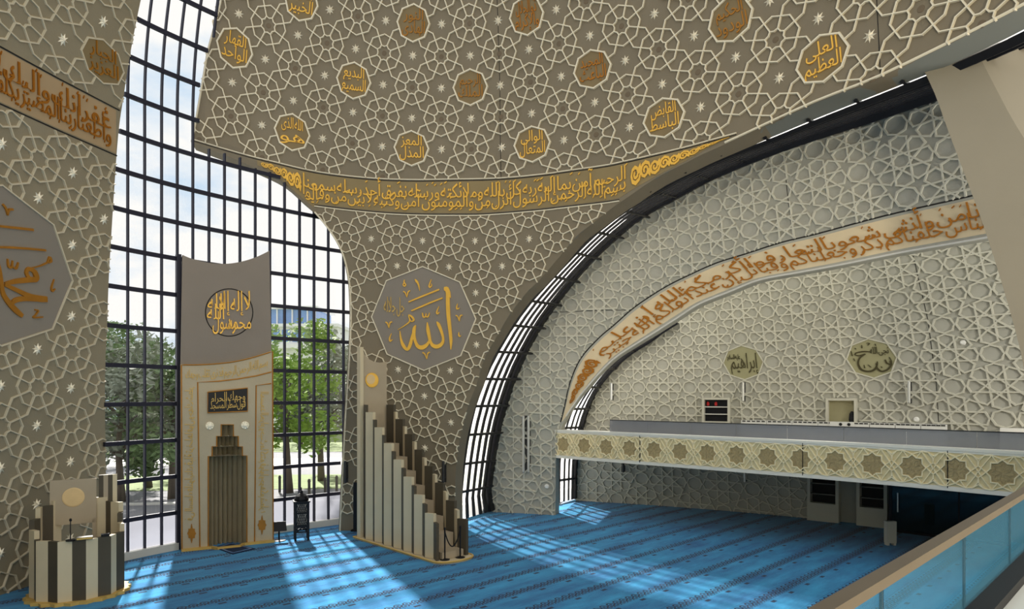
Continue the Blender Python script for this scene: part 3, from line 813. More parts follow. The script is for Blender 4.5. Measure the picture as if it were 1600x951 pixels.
# ------------------------------------------------------------------ fascia and the glazed slit right of the front shell
FB = [SB.hit(*p) for p in eb]; FS = [SB2.hit(*p) for p in sl]; FR = [SCW.hit(*p) for p in sr]
mb = MB(); loft(mb, FB, FS)
FB2 = [a+(b-a)*.5 for a, b in zip(FB, FS)]
struct('trim_1', mb, M['fascia'], smooth=True)
def slit(name, L, R, rods, fins, finmat, gl, over, surfR, surfL, inset=.25, k0=0, rodr=.055, grow=7.0):
    root = thing(name, None, None, (L[0]+R[0])*.5); root['kind'] = 'structure'
    n = len(L); m = MB(); loft(m, L, R); m.build('glass_pane', gl, root, smooth=True)
    def nrm(i):
        i0, i1 = max(i-1, 0), min(i+1, n-1); c = (R[i]-L[i]).cross(L[i1]+R[i1]-L[i0]-R[i0])
        if c.length < 1e-6: return V(0,-1,0)
        c.normalize(); mid = (L[i]+R[i])*.5-V(0,0,H)
        return c if c.dot(mid) < 0 else -c
    for v, w, d in fins:
        m = MB()
        dd = lambda i: d*(1+grow*max(0.0, i/n-.38))
        pts = [L[i]+(R[i]-L[i])*v+nrm(i)*(dd(i)*.5+.02) for i in range(k0, n, 2)]
        for i in range(len(pts)-1): m.bar(pts[i], pts[i+1]+(pts[i+1]-pts[i])*.02, w, dd(k0+2*i), nrm(k0+2*i))
        m.build('fin', finmat, root)
    for (xa, ya), (xb, yb) in rods:
        a = surfL.hit(xa, ya); b = surfR.hit(xb, yb); nb = surfR.nrm(b); na = nb
        m = MB(); m.tube([a+na*inset, b+nb*inset], rodr, 6)
        m.bar(a+na*inset*.5, a+na*inset, .05, .05, V(0,0,1)); m.bar(b-nb*.02, b+nb*inset, .06, .06, V(0,0,1))
        m.build('transom', M['black_metal'], root)
    return root
RODS = [((712.7,769),(770.3,758.6)),((717,724.6),(775.7,718.3)),((724,679),(785.6,675.5)),((734,634.3),(796.4,633.2)),((749.6,591.8),(813.4,592.6)),((770.5,549.4),(831.5,552.5)),((795.7,508.3),(852.5,513.6)),((823.7,470),(878.4,477.9)),((858,431),(907,442)),((893,394),(939,405.8)),((927.3,362),(974.7,373)),((971.5,328.4),(1015,340)),((1019,299.8),(1060,309.4)),((1074,270),(1111,281)),((1130,243.4),(1167.7,253.5)),((1199,217),(1225,225.5)),((1266.5,189.3),(1294,198)),((1341,159),(1368.7,169)),((1414,130),(1449.5,140))]
slit('window_2', FS, FR, RODS, [(.025,.10,.05),(.10,.18,.06),(.28,.20,.06),(.46,.20,.06),(.64,.22,.07),(.80,.30,.08),(.95,.55,.14)], M['black_metal'], M['skylight'], 0, SCW, SB2)
s0, s1 = floor_at(711,812), floor_at(772,797)
d = (s1-s0).normalized(); nrm_s = V(d.y, -d.x, 0)
mb = MB(); mb.box((s0+s1)*.5+V(0,0,.27)-nrm_s*.12-d*.3, ((s1-s0).length+1.0, .25, .54), d, nrm_s, V(0,0,1)); struct('trim_2', mb, M['sill'])

# ------------------------------------------------------------------ right shell with its script band
def foot(surf, px):
    d = ray(px, CY); a = d.x*d.x+1; b = -(d.x*surf.ax+surf.ay); c = surf.ax**2+surf.ay**2-surf.R**2
    t = (-b+math.sqrt(b*b-a*c))/a; return (px, CY+F*H/t)
def drum(surf, px, z):
    x, y = foot(surf, px); t = F*H/(y-CY); d = ray(px, CY); return Vector((d.x*t, t, z))
LOW_C = smooth_line([(885,650),(896,633),(913.6,609.5),(955.7,564),(997.8,535.5),(1019.6,522),(1060,496),(1092.5,475.4),(1138,457),(1187,437.8),(1250,426),(1320,413),(1402.5,396),(1470,384),(1539,372),(1640,354),(1760,334)], 4)
TOP_C = smooth_line([(877,660),(883,636.5),(892,598),(908.6,561),(937,529),(961,508.6),(994,480),(1040,450),(1084,428),(1122,411.5),(1162.5,399),(1222,380),(1280,366),(1385,338),(1518,307.5),(1640,278),(1760,250)], 4)
C_SIDE = [(868,760),(868.5,716),(873,690),(878,665)]
C_POLY = [p for p in S_R]+[(1790,330)]+list(reversed(LOW_C[:-1]))+list(reversed(C_SIDE))+[foot(SCW, 868), foot(SCW, 840), foot(SCW, 805), foot(SCW, 769)]
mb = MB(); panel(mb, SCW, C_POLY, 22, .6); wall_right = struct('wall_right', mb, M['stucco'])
CP = {(0,0):(852.5,598.8),(0,2):(852.7,678.5),(-1,1):(811.5,635.5),(1,-1):(894.6,557.8),(0,-2):(850.4,518.9),(1,-3):(893.5,475.7),(2,-2):(936.7,514.7),(3,-3):(980.3,471.4),(2,-4):(934.7,433.6),(3,-5):(976.8,387.3),(4,-4):(1025,425),(5,-5):(1070,375.7),(6,-6):(1114.7,322.4),(7,-7):(1161.8,264.4),(7,-5):(1171.9,359.4),(8,-6):(1220.6,298.9),(9,-7):(1272.8,234.7),(9,-5):(1286.7,340.7),(10,-6):(1342,270),(11,-7):(1399,194.3),(11,-5):(1418,308),(12,-6):(1479.7,229.7)}
L_C = Lattice(SCW, CP, [(0,0),(1,0),(0,1),(1,1),(2,0),(0,2)])
C_FACE = [(x+2, y+1) for x, y in S_R]+list(reversed([(x-2, y-3) for x, y in TOP_C]))+[(868,690),(866,760),(867,foot(SCW,868)[1]-1),(770,foot(SCW,770)[1]-1)]
segs = []
for i in range(-4, 17):
    for j in range(-10, 7):
        if (i+j) % 2: segs += eightfold((i, j))
        else:
            o = ring((i, j), .27); segs += [(o[k], o[(k+1) % 8]) for k in range(8)]
mb = MB(); draw(mb, L_C, segs, pix_keep(L_C, C_FACE), .085, .065); mb.build('star_lattice', M['stucco_rib'], wall_right)
mb = MB(); edge_rim(mb, SCW, [(x-1, y-1.5) for x, y in TOP_C if x < 1640], .07, .012)
edge_rim(mb, SCW, [(862,488),(930,485),(986,484)], .03, .012); edge_rim(mb, SCW, [(1223,221),(1230,300),(1240,375)], .03, .012)
mb.build('joint', M['groove'], wall_right)
mb = MB(); edge_rim(mb, SCW, [(x, y-1) for x, y in LOW_C if x < 1640], .07, .03); mb.build('rim', M['sill'], wall_right)
def bmapC(x, v):
    # v across the band, measured along the normal of the band in the frame
    i = (x-0.0)
    return None
bc_t = resample([p for p in TOP_C if 877 <= p[0] <= 1560], 120); bc_b = resample([p for p in LOW_C if p[0] <= 1562], 120)
def bmapC(x, v):
    """x 0..1 along the band, v 0..1 across"""
    q = min(max(x, 0), .99999)*119; i = int(q); f = q-i
    t = [bc_t[i][k]+(bc_t[i+1][k]-bc_t[i][k])*f for k in (0,1)]; b = [bc_b[i][k]+(bc_b[i+1][k]-bc_b[i][k])*f for k in (0,1)]
    g = .10+v*.84; p = SCW.hit(b[0]+(t[0]-b[0])*g, b[1]+(t[1]-b[1])*g); return p, SCW.nrm(p)
band = thing('inscription_band', 'cream arched band of brown and gold script above the gallery', 'inscription', SCW.hit(1130, 440))
m = MB(); band_field(m, bmapC, list(np.linspace(0, 1, 70))); m.build('field', M['band_cream'], band)
TXT_C = AW('الناس إنا خلقناكم من ذكر وأنثى وجعلناكم شعوبا وقبائل لتعارفوا إن أكرمكم عند الله أتقاكم إن الله عليم خبير')
for row, nm in ((0, 'upper_gold_script'), (1, 'lower_gold_script')):
    m = MB(); band_letters(m, bmapC, TXT_C, .15, .985, marks=46, pad=.04, row=row); m.build(nm, M['gold_deep'], band, recalc=False)
m = MB(); swirls(m, bmapC, .035, .135, .5, .8, n=6); m.build('leaf_scroll', M['gold_deep'], band, recalc=False)

# second slit, between right shell and gallery wall
S_L2 = smooth_line([(868,786),(868.2,750),(869,716),(874,690),(880,665),(890,636.5),(903,618),(918.7,598),(942,573),(977.6,544),(1011,522),(1031,510),(1062,494)], 4)
S_R2 = smooth_line([(898,778),(898.5,750),(900,716),(905,685),(911,660),(918,638),(932,606),(954,577.5),(981,551.5),(1014.6,529.5),(1034,514.5),(1062,496)], 4)
a2, b2 = resample(S_L2, 50), resample(S_R2, 50)
RODS2 = [((868,750),(899,746)),((880,668),(909,667)),((894,638.5),(923,638)),((913.6,604.5),(939,605)),((940.6,575.6),(962.4,576.4)),((974,548),(992.7,549)),((1012,524.6),(1024,525.4))]
slit('window_3', [SCW2.hit(*p) for p in a2], [SD.hit(*p) for p in b2], RODS2, [(.13,.15,.05),(.37,.15,.05),(.60,.16,.05),(.80,.22,.06),(.95,.36,.10)], M['black_metal'], M['skylight'], 0, SD, SCW2, grow=1.5)
s0, s1 = floor_at(868,785.6), floor_at(899,778)
d = (s1-s0).normalized(); nrm_s = V(d.y, -d.x, 0)
mb = MB(); mb.box((s0+s1)*.5+V(0,0,.27)-nrm_s*.12-d*.1, ((s1-s0).length+.6, .25, .54), d, nrm_s, V(0,0,1)); struct('trim_3', mb, M['sill'])

# ------------------------------------------------------------------ gallery back wall
D_POLY = list(S_R2)+[(1100,420),(1200,330),(1400,230),(1800,110)]+[foot(SD, x) for x in (1800,1700,1600,1500,1400,1300,1200,1100,1000,900)]
mb = MB(); panel(mb, SD, D_POLY, 26, .4); wall_back = struct('wall_back', mb, M['stucco'])
DP = {(0,0):(1078.8,604),(-1,1):(1038.8,641),(1,-1):(1117.7,567.3),(-1,-1):(1035,568.3),(0,-2):(1073,531.5),(1,-3):(1111,493.7),(2,-2):(1157.8,528.4),(-2,0):(997.8,604),(-3,1):(960,638.8),(3,-3):(1197.8,487.3),(4,-4):(1239.9,444),(3,-1):(1207.3,565),(4,-2):(1252,523),(5,-3):(1296,479),(6,-4):(1342,430.5),(4,0):(1262,604),(5,-1):(1306,562),(6,-2):(1353.8,516),(7,-3):(1403,468.4),(8,-4):(1455,413),(6,0):(1366.8,604),(7,-1):(1419,556.7),(8,-2):(1474,507.8),(9,-3):(1532.5,454),(7,1):(1431.5,653),(8,0):(1490,602.5),(9,-1):(1553,552),(9,1):(1570,654.5),(-4,4):(926,742.5),(-2,4):(1002.5,747),(0,4):(1085,752.5),(2,-1):(1162,567),(6,-1):(1361,560)}
L_D = Lattice(SD, DP, [(0,0),(1,0),(0,1),(1,1),(2,0),(0,2)])
segs = []; DM = [(2,-1),(6,-1)]
for i in range(-7, 15):
    for j in range(-9, 8):
        if (i+j) % 2:
            if (i, j) not in DM: segs += eightfold((i, j))
        else:
            o = ring((i, j), .27); segs += [(o[k], o[(k+1) % 8]) for k in range(8)]
D_FACE = [(x+2, y) for x, y in S_R2]+[(1100,420),(1200,330),(1400,230),(1700,130)]+[(x, y-1) for x, y in [foot(SD, x) for x in (1700,1600,1500,1400,1300,1200,1100,1000,900)]]
BLK = [(1262,735,1395,900),(1398,740,1720,940),(1098,620,1143,662),(1289,620,1344,664)]
kD = pix_keep(L_D, D_FACE)
def kD2(p):
    if not kD(p): return False
    if any(math.hypot(p[0]-a, p[1]-b) < .70 and in_oct(p, (a, b), .72) for a, b in DM): return False
    q = proj(L_D.at(*p)[0]); return not any(a < q[0] < c and b < q[1] < d for a, b, c, d in BLK)
mb = MB(); draw(mb, L_D, segs, kD2, .085, .07); mb.build('star_lattice', M['stucco_rib'], wall_back)
mb = MB(); edge_rim(mb, SD, [(1427,400),(1450,500),(1463,600),(1467,665)], .03, .012); mb.build('joint', M['groove'], wall_back)
medallion(L_D, (2,-1), .70, [(AW('إبراهيم'), -.62, .72, -.62, .55), (AW('عليه السلام'), -.76, -.12, .12, .5)], 'olive octagon medallion with dark script above the gallery, farther left', 'dark script medallions above the gallery', M['disc_olive'], M['ink'], M['stucco_rib'], .07, .05, k=1.2)
root, mpn = medallion(L_D, (6,-1), .70, [(AW('نجي الله'), -.02, .72, .12, .58)], 'olive octagon medallion with dark script above the gallery, nearer the concrete rib', 'dark script medallions above the gallery', M['disc_olive'], M['ink'], M['stucco_rib'], .07, .05, k=1.2)
NUH = [[(290,112,8),(240,108,14),(180,116,10),(168,132,10),(200,140,12),(250,128,8),(200,160,12),(182,205,16),(200,250,18),(250,268,18),(300,258,16),(330,222,12),(338,190,6)],
       [(325,205,6),(330,245,14),(362,270,16),(410,255,14),(440,222,12),(446,190,10),(436,160,6)], [(400,178,10),(412,208,14),(440,214,12),(436,190,8)],
       [(272,42,6),(296,44,8),(280,60,6)], [(232,55,6),(230,80,9)], [(172,78,8),(182,86,7)], [(138,100,5),(142,140,9)], [(150,160,6),(158,182,8)], [(228,215,6),(230,242,9)], [(262,215,6),(282,236,8)], [(360,232,8),(368,242,8)], [(340,50,5),(344,66,8)]]
m = MB()
for st in NUH:
    a = stroke([((x-292)/202*.70, -(y-165)/158*.70, w/190*.70) for x, y, w in st]); m.flat(a[0], a[1], mpn, .05, .03)
m.build('script', M['ink'], root, recalc=False)

def at_wall(surf, px, py, out=0.0):
    p = surf.hit(px, py); n = surf.nrm(p); n = V(n.x, n.y, 0).normalized(); x = V(0,0,1).cross(n) * -1
    x = V(-n.y, n.x, 0)
    if x.x < 0: x = -x
    return p+n*out, x, n
def tube_lamp(surf, px, y0, y1, label, double=False, m='steel', group=None, r=.055):
    p, x, n = at_wall(surf, px, y0, .22); q, _, _ = at_wall(surf, px, y1, .22); q = V(p.x, p.y, q.z)
    t = thing('wall_lamp', label, 'wall lamp', p-n*.22, group)
    for o in ((-.11, .11) if double else (0,)):
        mm = MB(); mm.lathe(q+x*o, [(r*.7,0),(r,.03),(r,(p-q).length-.03),(r*.7,(p-q).length)], 12); mm.build('lamp_tube', M[m], t, smooth=False)
    mm = MB()
    for zz in (.22, .78):
        c = q+(p-q)*zz; mm.bar(c, c-n*.24, .05, .05, V(0,0,1))
    mm.bar(p-n*.23, q-n*.23, .10 if not double else .3, .03, n); mm.build('bracket', M['dark_grey'], t)
GL = 'tube lamps on the gallery wall'
tube_lamp(SD, 957, 598, 625, 'short steel tube lamp above the gallery, nearest the dark slit window', group=GL)
tube_lamp(SD, 1163, 597, 627, 'short steel tube lamp right under the farther dark script medallion', group=GL)
tube_lamp(SD, 1422.5, 595, 630, 'short steel tube lamp above the gallery, nearest the concrete rib', group=GL)
tube_lamp(SD, 975.5, 715, 737, 'short tube lamp under the gallery, farther left one', m='dark_grey', group=GL)
tube_lamp(SD, 1165.5, 730, 752, 'short tube lamp under the gallery, nearer the shoe racks', group=GL)
tube_lamp(SCW, 824, 649, 737, 'tall twin tube lamp on the pale wall panel between both slit windows', double=True)
tube_lamp(SB, 695.5, 719, 753, 'dark tube lamp low on wall, above the lower end of the stepped pulpit', m='dark_grey')
tube_lamp(SB, 542, 719, 753, 'dark tube lamp on wall beside the tall window, left of the stepped pulpit', m='dark_grey')

def wall_box(surf, x0, y0, x1, y1, name, label, cat, dep, frame, shelves, inner):
    c, x, n = at_wall(surf, (x0+x1)/2, (y0+y1)/2); d = c.y
    w = (at_wall(surf, x1, (y0+y1)/2)[0]-at_wall(surf, x0, (y0+y1)/2)[0]).length; h = (y1-y0)*d/F
    t = thing(name, label, cat, c-V(0,0,h/2)); z = V(0,0,1); f = .09
    m = MB(); o = n*(dep/2)
    m.box(c+o+x*(w/2-f/2), (f,dep,h), x, n, z); m.box(c+o-x*(w/2-f/2), (f,dep,h), x, n, z); m.box(c+o+z*(h/2-f/2), (w-2*f,dep,f), x, n, z); m.box(c+o-z*(h/2-f/2), (w-2*f,dep,f), x, n, z)
    m.build('frame', frame, t)
    m = MB(); m.box(c+n*.03, (w-2*f+.01,.04,h-2*f+.01), x, n, z); m.build('back_panel', inner, t)
    for k in range(shelves):
        m = MB(); m.box(c+n*(dep*.45)+z*(-h/2+f+(h-2*f)*(k+1)/(shelves+1)), (w-2*f,dep*.8,.04), x, n, z); m.build('shelf', M['sill'], t)
    return t, c, x, n, w, h
t, c, x, n, w, h = wall_box(SD, 1099, 621, 1142, 661, 'wall_niche', 'framed dark niche with two shelves in the gallery wall', 'wall niche', .28, M['stucco_rib'], 2, M['black_metal'])
for o, lab in ((-.36, 'left'), (-.02, 'right')):
    m = MB(); m.lathe(c+n*.14+x*o+V(0,0,h*.19), [(.05,0),(.06,.03),(.06,.12),(.02,.17)], 10)
    tag(m.build('cup', M['red']), 'small red cup on the top niche shelf, %s of two' % lab, 'cup', 'red cups in the niche')
m = MB(); m.box(c+n*.12+V(0,0,-h*.12), (.36,.14,.1), x, n, V(0,0,1)); m.tube([c+n*.12+x*.2+V(0,0,-h*.1), c+n*.12+x*.42+V(0,0,-h*.12)], .03, 6)
tag(m.build('folded_cloth', M['rubber']), 'dark folded bundle on the middle shelf of the niche', 'bundle')
t, c, x, n, w, h = wall_box(SD, 1292, 622, 1340, 662, 'wall_niche', 'framed olive-brown niche without shelves in the gallery wall', 'wall niche', .25, M['stucco_rib'], 0, M['olive'])
m = MB(); m.lathe(c+n*.13+x*(w*.34)-V(0,0,h*.5-.09), [(.10,0),(.12,.1),(.09,.32),(.04,.42)], 10)
tag(m.build('bag', M['rubber']), 'small black bag in the lower right corner of the olive niche', 'bag')
for px, py, s, lb in ((854.6,759.5,SCW,'small white sensor dome low on the pale panel between the slit windows'),(1432,655,SD,'small white sensor dome above the gallery radiators'),(1505,535,SD,'small white box sensor high on the sunlit right wall')):
    c, x, n = at_wall(s, px, py); m = MB(); m.lathe(c-n*.02, [(.10,0),(.10,.05),(.06,.10)], 12, x, V(0,0,1), n)
    tag(m.build('sensor', M['white_trim']), lb, 'sensor')

# ------------------------------------------------------------------ gallery
G = [V(1.75,28.55,0), V(9.05,21.8,0), V(13.0,17.4,0), V(14.6,15.7,0)]      # front line of the far gallery
N0 = [V(14.6,15.7,0), V(1.34,2.99,0)-V(.72,.70,0)*5]                       # front line of the near gallery
back = [drum(SD, x, 0) for x in (902,1000,1100,1200,1300,1400,1500,1600,1750)]
def curve_g(n):
    """smooth gallery front line"""
    P = smooth_line([(p.x, p.y) for p in G], 40); P = resample(P, n); return [V(x, y, 0) for x, y in P]
GF = curve_g(200)
Ls = [0]
for a, b in zip(GF, GF[1:]): Ls.append(Ls[-1]+(b-a).length)
GSL = [(p.x+.1, p.y+.1) for p in GF[::8]]
slab = GSL+[(N0[1].x, N0[1].y), (4,-9), (24,-9), (24,17)]+[(p.x, p.y) for p in reversed(back)]
gal = thing('gallery', 'L-shaped upper gallery with cream star-patterned parapet', 'gallery', (9,21.8,2.45))
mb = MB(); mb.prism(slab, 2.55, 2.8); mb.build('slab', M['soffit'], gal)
def arc_points(line, step):
    out = [line[0]]
    for a, b in zip(line, line[1:]):
        k = max(1, int((b-a).length/step)); out += [a+(b-a)*(q+1)/k for q in range(k)]
    return out
def gmap(s, z, o=0.0):
    x = np.interp(s, Ls, [p.x for p in GF]); y = np.interp(s, Ls, [p.y for p in GF])
    i = min(max(int(np.searchsorted(Ls, s)), 1), 199); t = (GF[i]-GF[i-1]).normalized(); n = V(t.y, -t.x, 0)
    if n.dot(V(x, y, 0)) > 0: n = -n
    return V(x, y, z)+n*o, n
LT = Ls[-1]
def gstrip(mb, z0, z1, o0, o1, k=60, s0=0, s1=None):
    """solid strip along the front line between heights z0, z1 and offsets o0 (outer) and o1 (inner)"""
    s1 = s1 or LT; o = len(mb.v)
    for q in range(k+1):
        s = s0+(s1-s0)*q/k
        mb.v += [tuple(gmap(s, z, f)[0]) for z, f in ((z0,o0),(z1,o0),(z1,o1),(z0,o1))]
    for q in range(k):
        for e in range(4): mb.f.append((o+4*q+e, o+4*q+(e+1) % 4, o+4*q+4+(e+1) % 4, o+4*q+4+e))
    mb.f += [(o,o+1,o+2,o+3), (o+4*k+3,o+4*k+2,o+4*k+1,o+4*k)]
mb = MB(); gstrip(mb, 2.45, 3.5, 0, -.25); mb.build('parapet', M['gallery'], gal)
mb = MB(); gstrip(mb, 3.5, 3.58, .05, -.42); mb.build('ledge', M['ledge'], gal)
mb = MB(); gstrip(mb, 2.40, 2.47, .04, -.3); gstrip(mb, 3.44, 3.5, .03, -.1); gstrip(mb, 2.47, 2.52, .025, -.1); mb.build('edge_moulding', M['ledge'], gal)
sp = LT/17.0
def gseg(mb, s, pts, w, h, closed=True):
    for q in range(len(pts) if closed else len(pts)-1):
        a, b = pts[q], pts[(q+1) % len(pts)]
        pa, na = gmap(s+a[0], 2.98+a[1]); pb, nb = gmap(s+b[0], 2.98+b[1]); mb.rib(pa, pb, na, nb, w, h)
def octagram(R, r, ph=0): return [((R if k % 2 == 0 else r)*math.cos(PI*k/8+ph), (R if k % 2 == 0 else r)*math.sin(PI*k/8+ph)) for k in range(16)]
mb = MB(); mi = MB()
for k in range(17):
    s = sp*(k+.5); gseg(mb, s, octagram(.36,.285), .045, .05)
    for sx in (-1,1):
        for sy in (-1,1):
            A = lambda *P: [(sx*x, sy*y) for x, y in P]
            gseg(mb, s, A((0,.36),(.24,.46),(.40,.44)), .04, .045, False); gseg(mb, s, A((.36,0),(sp/2,.16),(.52,.30),(.40,.44)), .04, .045, False)
            gseg(mb, s, A((.285*math.cos(E*3)*1.0,.285*math.sin(E*3)),(.24,.46)), .04, .045, False)
            gseg(mb, s, A((.24,.46),(.46,.13),(sp/2,-.02)), .04, .045, False); gseg(mb, s, A((.40,.44),(sp/2,.34)), .04, .045, False)
    mi = MB(); o = [(x*.93, y*.93) for x, y in octagram(.36,.285)]; vs, fs = poly_fill(o)
    mi.flat(vs, fs, lambda x, y, s=s: gmap(s+x, 2.98+y), .012, .012)
    for q in range(8):
        for (r0, r1, d0, d1) in ((.05,.18,0,PI/8),(.18,.27,PI/8,0),(.18,.27,-PI/8,0)):
            a = PI*q/4
            pa, na = gmap(s+r0*math.cos(a+d0), 2.98+r0*math.sin(a+d0)); pb, nb = gmap(s+r1*math.cos(a+d1), 2.98+r1*math.sin(a+d1)); mi.rib(pa, pb, na, nb, .025, .025)
    mi.build('star_inset', M['gallery_inset'], gal)
mb.build('star_relief', M['gallery_rib'], gal)
mb = MB()
for px in (1252.5, 1000, 1480):
    for q in range(200):
        p = GF[q]
        if proj(V(p.x, p.y, 3))[0] > px: break
    a, n = gmap(Ls[q], 2.42); b2_, _ = gmap(Ls[q], 3.58); mb.bar(a+n*.02, b2_+n*.02, .02, .03, n)
mb.build('joint', M['groove'], gal)
# near gallery parapet
dN = V(.704,.710,0); nN = V(.710,-.704,0); oN = V(1.38,2.99,0)     # nN points to the viewer's side
def npt(t, z, o=0.0): return oN+dN*t+nN*o+V(0,0,z)
mb = MB(); mb.bar(npt(-5,2.91,.15), npt(17.6,2.91,.15), .26, .96, V(0,0,1)); mb.build('near_parapet', M['gallery'], gal)
mb = MB(); mb.bar(npt(-5,3.375,.30), npt(17.4,3.375,.30), .75, .06, V(0,0,1)); mb.build('near_ledge', M['ledge'], gal)
tb = thing('glass_balustrade', 'glass balustrade with bronze handrail in the near right corner', 'balustrade', npt(2, 3.55))
mb = MB(); mb.bar(npt(-5,4.045,0), npt(17.2,4.045,0), .085, .055, V(0,0,1)); mb.build('handrail', M['rail'], tb)
mb = MB(); mb.bar(npt(-5,3.44,.05), npt(17.2,3.44,.05), .22, .08, V(0,0,1)); mb.build('base_rail', M['rubber'], tb)
ts = [-5,-2.9,-1.05,.78,2.65,4.45,6.3,8.15,10,11.85,13.7,15.5,17.2]
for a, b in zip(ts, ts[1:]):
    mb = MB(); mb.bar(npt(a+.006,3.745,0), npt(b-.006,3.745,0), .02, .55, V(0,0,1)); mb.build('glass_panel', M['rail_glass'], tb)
mb = MB()
for t in ts[1:-1]: mb.bar(npt(t,3.47,0), npt(t,4.02,0), .014, .024, dN)
mb.build('joint_strip', M['rubber'], tb)
# far balustrade
tb = thing('glass_balustrade', 'smoky grey glass balustrade along the far gallery ledge', 'balustrade', gmap(LT*.4, 3.58, -.33)[0])
s_st = 2.6; k = 0
while s_st < LT-.3:
    e = min(s_st+1.75, LT-.3); mb = MB()
    gstrip(mb, 3.58, 4.02, -.33, -.35, 4, s_st+.006, e-.006); mb.build('glass_panel', M['grey_glass'], tb); s_st = e
mb = MB(); gstrip(mb, 4.02, 4.05, -.32, -.36, 50, 2.6, LT-.3); mb.build('top_rail', M['dark_grey'], tb)
# radiators along the gallery wall
xs = [1160+ (1482-1160)*k/8 for k in range(9)]
for k in range(8):
    a, b = drum(SD, xs[k], 0), drum(SD, xs[k+1], 0); d = (b-a).normalized(); n = V(d.y, -d.x, 0); L = (b-a).length-.03
    if n.dot(a) > 0: n = -n
    c = (a+b)*.5+n*.2; t = thing('radiator', 'low white slotted radiator, %s from left along the gallery wall' % ORD[k], 'radiator', c+V(0,0,2.8), 'white radiators behind the gallery glass')
    m = MB(); m.box(c+V(0,0,3.38), (L,.2,1.16), d, n, V(0,0,1)); m.build('casing', M['white_trim'], t)
    m = MB()
    for q in range(5): 
        u = (q-2)*L/5.2; m.box(c+d*u+n*.1+V(0,0,3.925), (.13,.03,.045), d, n, V(0,0,1)); m.box(c+d*(u+.12)+n*.1+V(0,0,3.70), (.13,.03,.045), d, n, V(0,0,1))
    m.build('slot', M['groove'], t)
a, b = drum(SD, 1566, 0), drum(SD, 1640, 0); d = (b-a).normalized(); n = V(d.y, -d.x, 0); c = (a+b)*.5+n*.2
m = MB(); m.box(c+V(0,0,3.35), ((b-a).length,.2,1.1), d, n, V(0,0,1)); tag(m.build('radiator', M['white_trim']), 'white radiator at the right picture edge on the gallery', 'radiator')
a = drum(SD, 1318, 0); n = SD.nrm(a); d = V(-n.y, n.x, 0); d = d if d.x > 0 else -d; c = a+n*.33+V(0,0,3.88)
t = thing('socket_panel', 'white panel with two dark round sockets on the radiator below the olive niche', 'socket panel', c)
m = MB(); m.box(c, (.85,.05,.2), d, n, V(0,0,1)); m.build('plate', M['white_trim'], t)
for o in (-.03, .27):
    m = MB(); m.lathe(c+d*o+n*.02, [(.06,0),(.06,.02),(.03,.025)], 12, d, V(0,0,1), n); m.build('socket', M['rubber'], t)

# ------------------------------------------------------------------ under the gallery
def rack(x0, x1, label):
    a, b = drum(SD, x0, 0), drum(SD, x1, 0); d = (b-a).normalized(); n = V(d.y, -d.x, 0); n = n if n.dot(a) < 0 else -n
    w = (b-a).length; c = (a+b)*.5+n*.22; z = V(0,0,1); t = thing('shoe_rack', label, 'shoe rack', c, 'built-in shoe racks under the gallery')
    m = MB()
    for s in (-1,1): m.box(c+d*(s*(w/2-.06))+z*1.25, (.12,.4,2.5), d, n, z)
    m.box(c+z*.36, (w-.24,.4,.72), d, n, z); m.box(c+z*2.44, (w-.24,.4,.12), d, n, z); m.build('carcass', M['stucco_rib'], t)
    m = MB(); m.box(c-n*.17+z*1.55, (w-.24,.04,1.66), d, n, z); m.build('back_panel', M['groove'], t)
    for q in range(3):
        m = MB(); m.box(c+z*(1.08+.42*q), (w-.24,.36,.035), d, n, z); m.build('shelf', M['soffit'], t)
rack(1265, 1314, 'built-in shoe rack under the gallery, farther left of the two')
rack(1342, 1390, 'built-in shoe rack under the gallery, next to the dark glass door')
a, b = drum(SD, 1403, 0), drum(SD, 1580, 0); d = (b-a).normalized(); n = V(d.y, -d.x, 0); n = n if n.dot(a) < 0 else -n; z = V(0,0,1)
door = thing('door_1', None, None, a); door['kind'] = 'structure'
m = MB(); L = (b-a).length; c = (a+b)*.5+n*.9
m.box(c-d*(L/2)+z*1.2, (.09,.09,2.4), d, n, z); m.box(c+d*(L/2)+z*1.2, (.09,.09,2.4), d, n, z); m.box(c+z*1.72, (L,.07,.06), d, n, z); m.box(c+z*.04, (L,.08,.08), d, n, z); m.box(c+d*.4+z*.88, (.05,.06,1.7), d, n, z)
m.build('door_frame', M['black_metal'], door)
m = MB(); m.box(c+z*.9, (L-.09,.02,1.62), d, n, z); m.build('glass_leaf', M['teal_glass'], door)
m = MB(); m.box(c-d*(L/2-.25)+n*.06+z*1.1, (.04,.04,.7), d, n, z); m.build('door_handle', M['steel'], door)
p = floor_at(1391, 851); t = thing('floor_stand', 'pale upright floor stand in the dark beneath the gallery, near glass door', 'stand', p)
m = MB(); m.prism([(p.x-.16,p.y-.1),(p.x+.16,p.y-.1),(p.x+.16,p.y+.1),(p.x-.16,p.y+.1)], .08, .80); m.build('body', M['stucco_rib'], t)
m = MB(); m.box(p+V(-.11,0,.04), (.08,.18,.08)); m.box(p+V(.11,0,.04), (.08,.18,.08)); m.build('foot', M['stucco_rib'], t)

